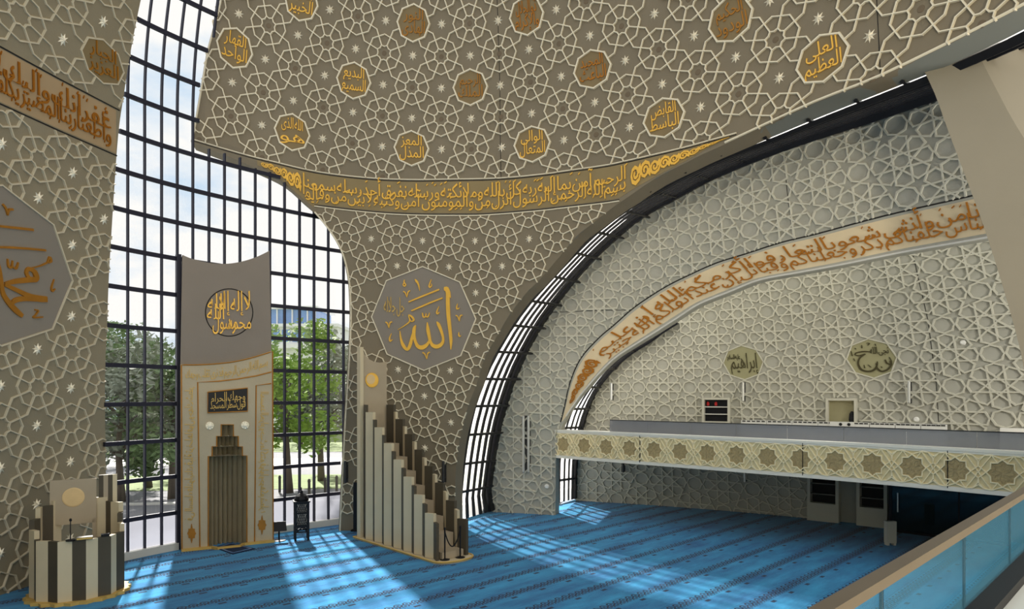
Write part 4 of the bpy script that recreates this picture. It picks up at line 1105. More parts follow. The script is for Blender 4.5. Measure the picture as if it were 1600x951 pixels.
# ------------------------------------------------------------------ concrete rib at the right
rp = SB2.hit(1475, 82); RW = Wall((rp.x, rp.y), (.85,-.53))
RIB = smooth_line([(1437,97),(1460,145),(1480,200),(1510,280),(1540,362),(1575,475),(1597,560),(1606,625),(1612,690)], 3)+smooth_line([(1790,690),(1765,560),(1715,420),(1660,310),(1590,200),(1552,130),(1512,52)], 3)
mb = MB(); vs, fs = poly_fill(RIB); mb.flat(vs, fs, RW.pxmap(), 0, 0); 
pts = [RW.hit(*p) for p in RIB]; bk = [p-RW.n*.9+RW.d*1.35 for p in pts]; o = len(mb.v)
for a, b in zip(pts, bk): mb.v += [tuple(a), tuple(b)]
for i in range(len(pts)):
    j = (i+1) % len(pts); mb.f.append((o+2*i, o+2*j, o+2*j+1, o+2*i+1))
mb.flat(vs, [tuple(reversed(f)) for f in fs], lambda x, y: (RW.hit(x, y)-RW.n*.9+RW.d*1.35, RW.n), 0, 0)
struct('column_1', mb, M['rib_concrete'])

# ------------------------------------------------------------------ tall arched window
nA, nB = V(.914,-.407,0), V(.643,-.766,0)
W0, WC, W2 = V(-11.95,20.5,0), V(-10.6,23.3,0), V(-6.7,26.6,0)
LA, LB = 0.0, 8.2
def wpt(t, z, out=0.0):
    u = t/LB*1.24-.12                        # the glazing runs on a little behind both shells
    if u < 0: p = W0+(WC-W0)*(2*u); tg = WC-W0
    elif u > 1: p = W2+(W2-WC)*(2*(u-1)); tg = W2-WC
    else: p = W0*(1-u)**2+WC*(2*u*(1-u))+W2*(u*u); tg = (WC-W0)*(1-u)+(W2-WC)*u
    tg.normalize(); n = V(tg.y, -tg.x, 0)
    o = (z-14.2)**2/26 if z > 14.2 else 0
    return p+n*(o+out)+V(0,0,z)
def t_of(px):
    r = (px-CX)/F
    for k in range(2000):
        t = (LA+LB)*k/2000; q = wpt(t, 5)
        if q.x/q.y > r: return t
    return LA+LB
win = thing('window_1', None, None, W0); win['kind'] = 'structure'
ZT = 19.5; TT = LA+LB
B_CLIP = [(x+7, y-5) for x, y in ARCH_R]+[(x+7, y) for x, y in JAMB_UP[1:]]+[(900,-560),(1500,-330),(900,840)]
A_CLIP = [(x-7, y) for x, y in A_EDGE]+[(-300,-200),(-300,900)]
def wfree(p):
    if p.y < 1: return False
    q = proj(p); return not inside(q, B_CLIP) and not inside(q, A_CLIP)
def wgrid(mb, t0, t1, z0, z1, nt, nz, out=0):
    o = len(mb.v)
    for a in range(nt+1):
        for b in range(nz+1): mb.v.append(tuple(wpt(t0+(t1-t0)*a/nt, z0+(z1-z0)*b/nz, out)))
    for a in range(nt):
        for b in range(nz):
          if wfree(Vector(mb.v[o+a*(nz+1)+b])) or wfree(Vector(mb.v[o+a*(nz+1)+b+1])): mb.f.append((o+a*(nz+1)+b, o+(a+1)*(nz+1)+b, o+(a+1)*(nz+1)+b+1, o+a*(nz+1)+b+1))
mb = MB(); wgrid(mb, 0, TT, 1.2, ZT, 60, 60); mb.build('glass_pane', M['glass'], win)
mb = MB(); wgrid(mb, 0, TT, .1, 1.2, 24, 2); mb.build('frosted_pane', M['frost'], win)
for px in [198.5,225,251.5,276,300.5,325.6,350,374,398,421,444,467.4,490,512.3,536]:
    t = t_of(px); mb = MB(); P = [wpt(t, z_, .03) for z_ in np.linspace(.1, ZT, 80)]
    for a, b in zip(P, P[1:]):
        if wfree(a) and wfree(b): mb.bar(a, b, .045, .12, (nA+nB).normalized())
    mb.build('mullion', M['navy_metal'], win)
for k in range(16):
    z_ = 1.2+1.18*k; mb = MB(); T = list(np.linspace(0, TT, 50))
    for a, b in zip(T, T[1:]):
        if wfree(wpt(b, z_, .07)) and wfree(wpt(a, z_, .07)): mb.bar(wpt(a, z_, .07), wpt(b, z_, .07), .09, .13, V(0,0,1))
    mb.build('transom', M['navy_metal'], win)
mb = MB()
T = list(np.linspace(.4, TT-.4, 12))
for a, b in zip(T, T[1:]): mb.bar(wpt(a, .1, .06), wpt(b, .1, .06), .26, .26, V(0,0,1))
mb.build('sill', M['sill'], win)
mb = MB(); jp = [wpt(t_of(276), z_, .1) for z_ in (0, 3, 6, 9, 9.6)]
for a, b in zip(jp, jp[1:]): mb.bar(a, b, .14, .2, nB)
mb.build('post', M['navy_metal'], win)

# ------------------------------------------------------------------ mihrab (prayer niche slab)
MP = Wall((-10.7,21.9), (2.45,1.4)); mz = V(0,0,1)
mih = thing('mihrab', 'tall slab prayer niche with gold trims standing before the arched window', 'prayer niche', floor_at(355, 852))
def mq(px, py, out=0.0): return MP.hit(px, py)+MP.n*out
def slab_px(mb, poly, d0, d1):
    """solid between depth d0 (front) and d1 (back) over a polygon seen in the frame"""
    vs, fs = poly_fill(poly); mp = MP.pxmap(); mb.flat(vs, fs, mp, d0, 0); mb.flat(vs, [tuple(reversed(f)) for f in fs], mp, d1, 0)
    o = len(mb.v); n = len(poly)
    for p in poly: mb.v += [tuple(mq(*p, d0)), tuple(mq(*p, d1))]
    for i in range(n): j = (i+1) % n; mb.f.append((o+2*i, o+2*j, o+2*j+1, o+2*i+1))
def fl_py(px): 
    d = ray(px, CY); t = MP.n.dot(MP.p)/MP.n.dot(d); return CY+F*H/(d.y*t)
FT = smooth_line([(282,569),(305,569),(335,567.5),(365,564),(395,557),(424,548)], 4)         # frame top
TOPE = smooth_line([(285,398),(300,404),(325,410),(350,412),(375,409),(400,401.5),(421,391.5)], 4)
mb = MB(); slab_px(mb, TOPE+list(reversed([(x, y) for x, y in FT])), 0, -.32); mb.build('upper_panel', M['concrete'], mih)
NR = [(364,663),(364,681),(371.5,681),(371.5,697),(378,697),(378,711),(385,711),(385,fl_py(385))]
NL = [(325,fl_py(325)),(325,712),(331,712),(331,697),(338,697),(338,681),(345,681),(345,663)]
LOWP = FT+[(427,fl_py(427)-.5)]+list(reversed(NR))+list(reversed(NL))+[(283,fl_py(283)-.5)]
mb = MB(); slab_px(mb, LOWP, .10, -.32); mb.build('stone_surround', M['travertine'], mih)
# fluted niche, four tiers
mb = MB(); mzs = lambda px, py: mq(px, py).z
def tier(x0, x1, yt, yb, dep, nf):
    zt, zb = mq((x0+x1)/2, yt).z, (0 if yb is None else mq((x0+x1)/2, yb).z)
    a, b = MP.hit(x0, 600), MP.hit(x1, 600); a.z = b.z = 0; P = []
    for k in range(2*nf+1):
        t = k/(2*nf); d = dep*math.sin(PI*t)**.8+(.24 if k % 2 else 0.0)
        P.append(a+(b-a)*t-MP.n*(d-.10))
    o = len(mb.v)
    for p in P: mb.v += [(p.x,p.y,zb), (p.x,p.y,zt)]
    for k in range(2*nf): mb.f.append((o+2*k, o+2*k+2, o+2*k+3, o+2*k+1))
    c = len(mb.v); q = (a+b)*.5+MP.n*.10; mb.v.append((q.x,q.y,zt))
    for k in range(2*nf): mb.f.append((c, o+2*k+1, o+2*k+3))
tier(325, 385, 711.5, None, .52, 8); tier(331, 378, 697, 711.5, .44, 6); tier(338, 371.5, 681, 697, .36, 5); tier(345, 364, 663, 681, .28, 2)
mb.build('fluted_niche', M['travertine_niche'], mih)
def trim_px(mb, pts, out=.11, r=.022, closed=False):
    mb.tube([mq(x, y, out) for x, y in pts], r, 6, closed)
mb = MB(); trim_px(mb, [(284,fl_py(284)-1)]+[(x+1, y+1) for x, y in FT]+[(426,fl_py(426)-1)]); mb.build('outer_gold_trim', M['gold_dark'], mih)
mb = MB(); trim_px(mb, [(312,fl_py(312)-1),(308.5,597),(340,595.5),(370,592),(400,587),(423,581)]); trim_px(mb, [(397,fl_py(397)-1),(399.5,602),(423,599)])
mb.build('inner_gold_trim', M['gold_dark'], mih)
mb = MB(); trim_px(mb, NL+NR); mb.build('niche_gold_trim', M['gold_dark'], mih)
mb = MB(); f0, f1 = MP.hit(283,600), MP.hit(427,600)
for a, b in ((283,330),(380,427)):
    A_, B_ = MP.hit(a,600), MP.hit(b,600); mb.bar(V(A_.x,A_.y,.04)+MP.n*.16, V(B_.x,B_.y,.04)+MP.n*.16, .12, .08, V(0,0,1))
A_, B_ = MP.hit(330,600), MP.hit(380,600); pr = [V(A_.x,A_.y,.04)+MP.n*.16, V(A_.x,A_.y,.04)+(B_-A_)*.15+MP.n*.42-V(0,0,0), V(B_.x,B_.y,.04)-(B_-A_)*.15+MP.n*.42, V(B_.x,B_.y,.04)+MP.n*.16]
for q in range(3):
    a, b = V(pr[q].x, pr[q].y, .04), V(pr[q+1].x, pr[q+1].y, .04); mb.bar(a, b, .10, .08, V(0,0,1))
mb.build('gold_plinth', M['gold_pale'], mih)
mpm = lambda x, y: (MP.hit(x, -y), MP.n)
# round inscription
cxm, cym, rm = 358, 488, 37
m = MB(); m.tube([mq(cxm+rm*math.cos(a), cym+rm*math.sin(a), .0) for a in np.linspace(0, 2*PI, 40)[:-1]], .018, 5, True); m.build('ring_groove', M['groove'], mih)
m = MB()
for w, x0, x1, y0, y1, k in ((AW('لا إله إلا'), -16, 33, -4, 34, 2.4), (AW('الله'), -34, -6, 0, 30, 2.0), (AW('الله'), -35, -8, -16, 14, 2.0), (AW('محمد'), -4, 34, -33, 2, 1.5), (AW('رسول'), -26, 10, -34, 2, 1.3)):
    a = line_text(w, cxm+x0, cxm+x1, -cym+y0, -cym+y1, k, .05); m.flat(a[0], a[1], mpm, .05, .05)
m.build('round_gold_script', M['gold'], mih, recalc=False)
# black plaque
PQ = [(324,612.5),(385.6,606),(385.6,642),(324,644.5)]
m = MB(); slab_px(m, PQ, .15, .09); m.build('black_plaque', M['black_metal'], mih)
m = MB(); trim_px(m, PQ, .15, .022, True); m.build('plaque_frame', M['gold_dark'], mih)
def quad_map(P, out):
    def mp(x, y):
        a = np.array(P, float); t = a[0]*(1-x)+a[1]*x; b = a[3]*(1-x)+a[2]*x; q = b*(1-y)+t*y; return MP.hit(q[0], q[1]), MP.n
    return mp
m = MB(); mpq = quad_map(PQ, .15)
for w, y0, y1 in ((AW('فول المسجد شطر الحرام'), .08, .62), (AW('وجهك'), .45, .92)):
    pass
for a in (line_text(AW('فول شطر المسجد'), .06, .95, .08, .60, 1.5, .1), line_text(AW('وجهك الحرام'), .08, .94, .40, .94, 1.6, .15)): m.flat(a[0], a[1], mpq, .17, .015)
m.build('plaque_script', M['gold_pale'], mih, recalc=False)
# strips of script round the field
m = MB()
mt = quad_map([(287,574),(420,556),(420,574),(287,592)], 0)
def mt(x, y):
    px = 287+(420-287)*x; yt = yat([(p[0], p[1]) for p in FT], px)+6; return MP.hit(px, yt+20*(1-y)), MP.n
a = line_text(AW('بسم الله الرحمن الرحيم قد نرى تقلب وجهك'), .02, .98, .05, .95, 1.3); m.flat(a[0], a[1], mt, .125, .02)
m.build('top_script', M['gold_pale'], mih, recalc=False)
for nm, x0, x1, ya, yb, txt in (('left_script', 287, 305, 604, 812, 'في السماء فلنولينك قبلة ترضاها فول وجهك شطر'), ('right_script', 402, 420, 612, 800, 'المسجد الحرام وحيث ما كنتم فولوا وجوهكم شطره')):
    m = MB(); a = line_text(AW(txt), 0, 1, .05, .95, 1.4)
    up = nm == 'left_script'
    m.flat(a[0], a[1], (lambda x, y, x0=x0, x1=x1, ya=ya, yb=yb, up=up: (MP.hit((x0+(x1-x0)*(1-y)) if up else (x0+(x1-x0)*y), (yb-(yb-ya)*(1-x)) if up else (ya+(yb-ya)*(1-x))), MP.n)), .125, .02)
    m.build(nm, M['gold_pale'], mih, recalc=False)
for cx_, cy_ in ((299,832),(408.5,819)):
    m = MB(); o = []
    for k in range(24):
        a = 2*PI*k/24; r = 1+.14*math.cos(8*a); o.append((cx_+6.2*r*math.cos(a), -cy_+9*r*math.sin(a)))
    vs, fs = poly_fill(o); m.flat(vs, fs, mpm, .125, .02)
    for s in (-1,1): m.flat([(cx_-1.5,-cy_+s*9),(cx_+1.5,-cy_+s*9),(cx_+.3,-cy_+s*15),(cx_-.3,-cy_+s*15)], [(0,1,2,3)], mpm, .125, .02)
    m.build('arabesque_drop', M['gold_dark'], mih)
for px, py in ((327,664.5),(382,663.8)):
    c = mq(px, py, .10); X = V(0,0,1).cross(MP.n); m = MB(); m.lathe(c, [(.13,0),(.13,.02),(.06,.05),(.02,.06)], 16, X, V(0,0,1), MP.n)
    for k in range(8):
        a = k*PI/4; m.lathe(c+X*(.10*math.cos(a))+V(0,0,.10*math.sin(a))+MP.n*.02, [(.03,0),(.02,.035)], 8, X, V(0,0,1), MP.n)
    m.build('rosette_boss', M['silver'], mih)
m = MB(); rq = [floor_at(334,855.5), floor_at(360,847.5), floor_at(399,857.5), floor_at(364,866)]
m.prism([(p.x, p.y) for p in rq], .0, .02); rug = m.build('prayer_rug', M['dark_rug']); tag(rug, 'small navy prayer rug on the carpet before the prayer niche', 'rug')
# the rug carries a border stripe
m = MB(); c = sum(rq, V(0,0,0))*.25
for q in range(4): m.bar(c+(rq[q]-c)*.82+V(0,0,.022), c+(rq[(q+1) % 4]-c)*.82+V(0,0,.022), .05, .01, V(0,0,1))
m.build('border', M['blue_glazing'], rug)

# ------------------------------------------------------------------ minbar (stepped pulpit stair)
mo = V(-5.27,23.8,0); e1 = V(.668,-.7436,0); e2 = V(.7436,.668,0)
def mpt(s, w, z=0): return mo+e1*s+e2*w+V(0,0,z)
minb = thing('minbar', 'tall stepped pulpit stair with fluted stone sides and high backrest', 'pulpit', mpt(2.3, .5))
def hgt(s): return 4.78-.845*(s-.05)
nst = 15; ds = (4.62-.16)/nst
for side, wz in (('near', 0.0), ('far', 1.0)):
    ml, md = MB(), MB()
    for k in range(nst):
        s0_, s1_ = .16+ds*k, .16+ds*(k+1); z1 = hgt(s0_); bl_ = -.11 if side == 'near' else .11
        light = k % 2 == 1
        q = ml if light else md
        a = (s0_, wz+(0 if not light else 0)); 
        if not light: P = [mpt(s0_, wz), mpt(s1_, wz+bl_), mpt(s1_, wz+bl_-(bl_/abs(bl_))*.10), mpt(s0_, wz-(bl_/abs(bl_))*.10)]
        else: P = [mpt(s0_, wz+bl_), mpt(s1_, wz), mpt(s1_, wz-(bl_/abs(bl_))*.10), mpt(s0_, wz+bl_-(bl_/abs(bl_))*.10)]
        q.prism([(p.x, p.y) for p in P], .06, z1)
    ml.build('cream_fluted_side', M['cream_stone'], minb); md.build('umber_fluted_side', M['umber_stone'], minb)
# high backrest with concave top
mb = MB(); P = []; T = [(0,6.67),(.12,6.42),(.3,6.28),(.5,6.2),(.75,6.18),(1.0,6.22)]
for w, z in T: P.append((w, z))
o = len(mb.v)
for w, z in T:
    for s in (-.10, .05): mb.v += [tuple(mpt(s, w-.02, .05)), tuple(mpt(s, w-.02, z))]
for k in range(len(T)-1):
    a = o+4*k; b = a+4; mb.f += [(a,b,b+1,a+1),(a+2,a+3,b+3,b+2),(a+1,b+1,b+3,a+3),(a,a+2,b+2,b)]
mb.f += [(o,o+1,o+3,o+2), (o+4*5,o+4*5+2,o+4*5+3,o+4*5+1)]
mb.build('backrest', M['panel_stone'], minb)
mb = MB(); mb.bar(mpt(.0,-.06,.05), mpt(.0,-.06,6.7), .13, .22, e1); mb.build('back_post', M['cream_stone'], minb)
mb = MB(); c = mpt(.06, .36, 5.55); mb.lathe(c, [(.26,0),(.26,.03),(.22,.035)], 28, e2, V(0,0,1), e1); mb.build('gold_disc', M['gold'], minb)
mb = MB(); mb.lathe(mpt(.095, .30, 5.58), [(.17,0),(.17,.012)], 24, e2, V(0,0,1), e1); mb.build('crescent_disc', M['pale_disc'], minb)  # paler disc set off-centre, leaves a gold crescent
mb = MB()
for k in range(8):
    s = .5+k*.52; z = hgt(s)-1.05
    if z > .1:
        P = [mpt(s-.05,.1), mpt(s+.5,.1), mpt(s+.5,.9), mpt(s-.05,.9)]; mb.prism([(p.x, p.y) for p in P], .06, z)
mb.build('stair', M['panel_stone'], minb)
P = [mpt(-.2,-.22), mpt(2.4,-.22)]+[mpt(4.62+.42*math.sin(a), .5-.72*math.cos(a)) for a in np.linspace(.05, PI-.05, 12)]+[mpt(2.4,1.22), mpt(-.2,1.22)]
mb = MB(); mb.prism([(p.x, p.y) for p in P], 0, .05); mb.build('plinth', M['cream_stone'], minb)
mb = MB(); mb.tube([V(p.x,p.y,.055) for p in P], .03, 6, True); mb.build('gold_edge', M['gold_pale'], minb)
bp = []
for (px, py), lab in (((695,874),'black rope post at the foot of the stepped pulpit, left'),((719,870.5),'black rope post at the foot of the stepped pulpit, right')):
    p = floor_at(px, py, .055); t = thing('rope_post', lab, 'barrier post', p); bp.append(p)
    m = MB(); m.lathe(p, [(.15,0),(.15,.015),(.03,.04)], 16); m.build('base', M['black_metal'], t)
    m = MB(); m.lathe(p+V(0,0,.03), [(.024,0),(.024,.86),(.035,.88),(.03,.93),(.01,.95)], 10); m.build('post', M['black_metal'], t)
m = MB(); a, b = bp[0]+V(0,0,.85), bp[1]+V(0,0,.85); m.tube([a+(b-a)*t-V(0,0,1)*(.48*4*t*(1-t)) for t in np.linspace(0, 1, 16)], .02, 6)
tag(m.build('barrier_rope', M['black_metal']), 'sagging dark rope hung between both posts at the pulpit stair', 'rope')
# loudspeaker behind the pulpit stair
p = floor_at(558, 829); m = MB(); t = thing('column_speaker', 'slim black column loudspeaker in the dark corner left of stepped pulpit', 'loudspeaker', p)
m.prism([(p.x-.12,p.y-.1),(p.x+.12,p.y-.1),(p.x+.12,p.y+.12),(p.x-.12,p.y+.12)], .06, 1.8); m.build('cabinet', M['black_metal'], t)
m = MB(); m.prism([(p.x-.2,p.y-.16),(p.x+.2,p.y-.16),(p.x+.2,p.y+.18),(p.x-.2,p.y+.18)], 0, .06); m.build('foot', M['rubber'], t)

# ------------------------------------------------------------------ round fluted lectern pulpit at the left
kc = V(-10.95,17.15,0); kf = (V(0,0,0)-kc).normalized(); ks = V(-kf.y, kf.x, 0)
if ks.x < 0: ks = -ks
kur = thing('round_pulpit', 'round fluted stone pulpit with honey disc board at the left wall', 'pulpit', kc)
nf = 22
def kp(a, r, z): return kc+kf*(r*math.cos(a))+ks*(r*math.sin(a))+V(0,0,z)
def kz(a):
    a = abs((a+PI) % (2*PI)-PI)
    for lim, z in ((1.25,1.52),(1.6,1.72),(1.95,1.95),(2.3,2.2)):
        if a < lim: return z
    return 2.3
ml, md = MB(), MB()
for k in range(nf):
    a0, a1 = 2*PI*(k-.5)/nf, 2*PI*(k+.5)/nf; r0, r1 = (1.03,.95) if k % 2 else (.95,1.03)
    am = (a0+a1)/2
    if abs((am+PI) % (2*PI)-PI) > 2.85: continue
    P = [kp(a0, r0, 0), kp(a1, r1, 0), kp(a1, r1-.11, 0), kp(a0, r0-.11, 0)]
    (md if k % 2 == 0 else ml).prism([(p.x, p.y) for p in P], .07, kz(am))
ml.build('cream_staves', M['cream_stone'], kur); md.build('umber_staves', M['umber_stone'], kur)
mb = MB(); P = [kp(2*PI*k/(2*nf), 1.16 if k % 2 else 1.08, 0) for k in range(2*nf)]; mb.prism([(p.x, p.y) for p in P], 0, .075); mb.build('scalloped_plinth', M['gold_pale'], kur)
mb = MB(); P = [kp(2*PI*k/24, .86, 0) for k in range(24)]; mb.prism([(p.x, p.y) for p in P], .075, .9); mb.build('inner_floor', M['panel_stone'], kur)
mb = MB(); c = kc-kf*.72-ks*.12; mb.box(c+V(0,0,2.24), (1.02,.08,1.16), ks, kf, V(0,0,1)); mb.build('disc_board', M['panel_stone'], kur)
mb = MB(); mb.box(c-ks*.46+V(0,0,1.3), (.08,.08,.9), ks, kf, V(0,0,1)); mb.box(c+ks*.46+V(0,0,1.3), (.08,.08,.9), ks, kf, V(0,0,1)); mb.build('board_leg', M['panel_stone'], kur)
mb = MB(); mb.lathe(c+V(0,0,2.36)+kf*.04, [(.25,0),(.25,.012),(.22,.02)], 28, ks, V(0,0,1), kf); mb.build('honey_disc', M['pale_disc'], kur)
for k, mm in ((0,'umber_stone'),(1,'panel_stone'),(2,'umber_stone'),(3,'cream_stone')):
    mb = MB(); q = kc-kf*.80+ks*(.50+.105*k); mb.box(q+V(0,0,1.48), (.105,.12,2.82), ks, kf, V(0,0,1)); mb.build('back_stave', M[mm], kur)
for px, py, lab, nm in ((125,841,'dark flat book lying on the round pulpit rim','book'),):
    q = kp(.12,.96,1.53); m = MB(); m.box(q+V(0,0,.035), (.34,.2,.06), ks, kf, V(0,0,1)); bk_ = m.build(nm, M['umber_stone']); tag(bk_, lab, 'book')
    m = MB(); m.box(q+V(0,0,.035), (.32,.21,.04), ks, kf, V(0,0,1)); m.build('pages', M['gold_pale'], bk_)
q = kp(-.18,.95,1.52); t = thing('microphone', 'thin black gooseneck microphone on the round pulpit rim', 'microphone', q)
m = MB(); m.lathe(q, [(.10,0),(.10,.03),(.05,.04)], 14); m.build('base', M['black_metal'], t)
m = MB(); m.tube([q+V(0,0,.03), q+V(0,0,.25)-kf*.02, q+V(0,0,.40)-kf*.08, q+V(0,0,.46)-kf*.2], .012, 6); m.tube([q+V(0,0,.46)-kf*.2, q+V(0,0,.47)-kf*.3], .03, 8); m.build('gooseneck', M['black_metal'], t)
q = kp(.62,.95,1.53); m = MB(); m.box(q+V(0,0,.03), (.18,.12,.06), ks, kf, V(0,0,1)); tag(m.build('spectacle_case', M['rubber']), 'small black case at the right end of round pulpit rim', 'case')

# ------------------------------------------------------------------ lantern, folding stand, microphone stand
p = floor_at(471, 842.5); t = thing('floor_lantern', 'black pierced floor lantern with domed top before the arched window', 'lantern', p)
d = V(.93,.36,0); n = V(.36,-.93,0); z = V(0,0,1); wl = .50
for a in (-1,1):
    for b in (-1,1):
        m = MB(); m.box(p+d*(a*(wl/2-.035))+n*(b*(wl/2-.035))+z*.66, (.07,.07,1.32), d, n, z); m.build('leg', M['black_metal'], t)
for s, ax in ((1,n),(-1,n),(1,d),(-1,d)):
    ex = d if ax is n else n; m = MB(); c = p+ax*(s*(wl/2-.03))
    m.box(c+z*1.29, (wl-.1,.03,.06), ex, ax, z); m.box(c+z*.95, (wl-.1,.03,.05), ex, ax, z); m.box(c+z*.50, (wl-.1,.03,.10), ex, ax, z); m.box(c+z*.30, (wl-.1,.03,.05), ex, ax, z)
    for k in range(6):
        for (z0, z1) in ((.97,1.26),(.55,.93)):
            u0 = -.17+.34*k/5
            m.bar(c+ex*u0+z*z0, c+ex*max(-.19,min(.19,u0+.14))+z*z1, .022, .02, ax); m.bar(c+ex*u0+z*z0, c+ex*max(-.19,min(.19,u0-.14))+z*z1, .022, .02, ax)
    m.bar(c-ex*.19+z*.30, c+z*.45, .04, .03, ax); m.bar(c+ex*.19+z*.30, c+z*.45, .04, .03, ax)
    m.build('pierced_panel', M['black_metal'], t)
m = MB(); m.prism([tuple((p+d*(a*.17)+n*(b*.17)).xy) for a, b in ((-1,-1),(1,-1),(1,1),(-1,1))], .50, 1.28); m.build('paper_shade', M['white_trim'], t)
m = MB(); m.box(p+z*1.34, (wl+.06,wl+.06,.05), d, n, z); m.lathe(p+z*1.36, [(.24,0),(.25,.06),(.20,.16),(.10,.24),(.05,.27),(.06,.31),(.02,.35),(.012,.46)], 16); m.build('dome_top', M['black_metal'], t)
p = floor_at(436, 844.5); t = thing('book_stand', 'small black lectern stand on the carpet right of the prayer niche', 'book stand', p)
m = MB(); m.lathe(p, [(.22,0),(.22,.025),(.05,.04)], 18); m.build('base', M['black_metal'], t)
m = MB(); m.lathe(p+z*.03, [(.03,0),(.03,.38)], 10); m.build('pole', M['black_metal'], t)
m = MB(); Zt = (z*.95-V(.2,-.25,0)).normalized(); m.box(p+z*.50, (.48,.03,.32), d, n, Zt); m.box(p+z*.35+n*.04, (.48,.08,.02), d, n, Zt); m.build('rest_panel', M['black_metal'], t)
p = floor_at(778.5, 797.5); t = thing('microphone_stand', 'thin black microphone stand before the pale panel between the slit windows', 'microphone stand', p)
m = MB(); m.lathe(p, [(.14,0),(.14,.02),(.02,.04)], 16); m.build('base', M['black_metal'], t)
m = MB(); m.lathe(p+z*.03, [(.017,0),(.017,1.28)], 8); m.build('pole', M['black_metal'], t)
m = MB(); m.tube([p+z*1.30-V(.22,0,-.06), p+z*1.28+V(.14,0,-.02)], .014, 6); m.tube([p+z*1.30-V(.32,0,-.08), p+z*1.30-V(.20,0,-.05)], .03, 8); m.build('boom', M['black_metal'], t)

# ------------------------------------------------------------------ outside
mb = MB(); mb.prism([(-140,21.5),(-12.9,22.0),(-11.2,24.6),(-7.0,27.8),(-2.4,28.8),(-1.4,31.5),(2.0,31.6),(2.8,35),(14,29.5),(60,24),(140,160),(-140,160)], -.30, -.15); g = struct('ground', mb, M['asphalt'])
mb = MB()
def gq(pts, m, nm, z=-.14):
    b = MB(); b.prism([(x, y) for x, y in pts], -.15, z); struct(nm, b, M[m])
gq([(-60,46),(0,52),(0,58),(-60,51)], 'path', 'path')
gq([(-60,33),(0,38.5),(0,45),(-60,41.5)], 'grass', 'lawn', -.13)
gq([(-60,58),(0,64),(0,110),(-60,110)], 'grass', 'lawn', -.13)
gq([(-40,29.0),(-4,33.6),(-4,34.2),(-40,29.6)], 'path', 'kerb', -.10)
rg = random.Random(3)
def tree(x, y, h, r, lm, label, nl=2600, lo=.28):
    base = V(x, y, -.15); t = thing('tree', label, 'tree', base, 'trees beyond the arched window')
    m = MB(); top = base+V(rg.uniform(-.4,.4), rg.uniform(-.4,.4), h*.75); mid = base+(top-base)*.45+V(rg.uniform(-.3,.3),0,0)
    m.tube([base, base+(mid-base)*.5, mid, top], [h*.026,h*.02,h*.016,h*.006], 8); tips = [top]
    for k in range(9):
        st = base+(top-base)*rg.uniform(.3,.9); a = rg.uniform(0, 2*PI); e = st+V(math.cos(a), math.sin(a), rg.uniform(.3,.9))*r*rg.uniform(.6,.95)
        m.tube([st, (st+e)*.5+V(0,0,.2), e], [h*.008,h*.006,h*.002], 5, caps=False); tips.append(e)
    m.build('trunk', M['bark'], t, smooth=True)
    blobs = [(p, r*rg.uniform(.32,.5)) for p in tips]+[(base+V(rg.uniform(-.7,.7)*r, rg.uniform(-.7,.7)*r, h*rg.uniform(lo,.95)), r*rg.uniform(.3,.5)) for _ in range(12)]
    m = MB()
    for k in range(nl):
        c, br = rg.choice(blobs); v = Vector((rg.gauss(0,1), rg.gauss(0,1), rg.gauss(0,1))).normalized()*br*(rg.random()**.4)
        p = c+v; a = Vector((rg.uniform(-1,1), rg.uniform(-1,1), rg.uniform(-.6,.6))).normalized(); b = a.orthogonal().normalized(); s = rg.uniform(.12,.26)
        m.add([p-a*s, p+b*s*.45, p+a*s, p-b*s*.45], [(0,1,2,3)])
    m.build('foliage', M[lm], t, recalc=False)
def X(px, Y): return (px-CX)/F*Y
tree(X(452,36), 36, 8.9, 2.3, 'leaf_a', 'fresh green tree right beside the prayer niche slab', 3600)
tree(X(502,41), 41, 9.0, 2.6, 'leaf_c', 'greyish tree behind the right panes of the arched window', 3200)
tree(X(548,47), 47, 9.6, 2.8, 'leaf_b', 'tree mostly hidden by the front wall, at the right window edge', 2200)
tree(X(190,33), 33, 8.2, 2.4, 'leaf_c', 'pale tree behind the far left column of window panes', 3400, .15)
tree(X(232,38), 38, 9.2, 2.8, 'leaf_b', 'leafy tree in the middle of the left window panes', 3600, .15)
tree(X(268,34), 34, 7.8, 2.2, 'leaf_b', 'lower tree close to the left edge of the prayer niche slab', 3000, .15)
tree(X(205,52), 52, 10.5, 4.0, 'leaf_b', 'large tree far behind the left window panes', 3200, .1)
tree(X(330,48), 48, 9.5, 3.2, 'leaf_b', 'tree hidden mostly behind the prayer niche slab', 1500, .2)
tree(X(470,72), 72, 9.5, 4.0, 'leaf_b', 'far dark tree across the path, beneath the white building', 2400, .15)
tree(X(240,75), 75, 12.5, 5.0, 'leaf_c', 'farthest tree at the left, only its top showing', 2600, .15)
# white building with blue glazing
bx0, bx1, by = X(418,95), X(527,95), 95
b = thing('apartment_block', 'white block with blue glazed upper floor beyond the trees', 'building', ((bx0+bx1)/2, by, -.15))
m = MB(); m.prism([(bx0,by),(bx1,by),(bx1,by+10),(bx0,by+10)], -.15, 14.8); m.build('wall', M['render_white'], b)
m = MB(); m.prism([(bx0-.3,by-.6),(bx1-2.6,by-.6),(bx1-2.6,by+9),(bx0-.3,by+9)], 17.1, 17.5); m.prism([(bx0-.4,by-1.0),(bx1+.4,by-1.0),(bx1+.4,by+10),(bx0-.4,by+10)], 14.6, 15.0); m.prism([(bx0-.4,by-1.0),(bx1+.4,by-1.0),(bx1+.4,by+10),(bx0-.4,by+10)], 11.6, 12.2); m.build('roof_slab', M['render_white'], b)
m = MB(); m.prism([(bx0+.2,by+.1),(bx1-3,by+.1),(bx1-3,by+8),(bx0+.2,by+8)], 15.0, 17.1); m.build('glazed_penthouse', M['blue_glazing'], b)
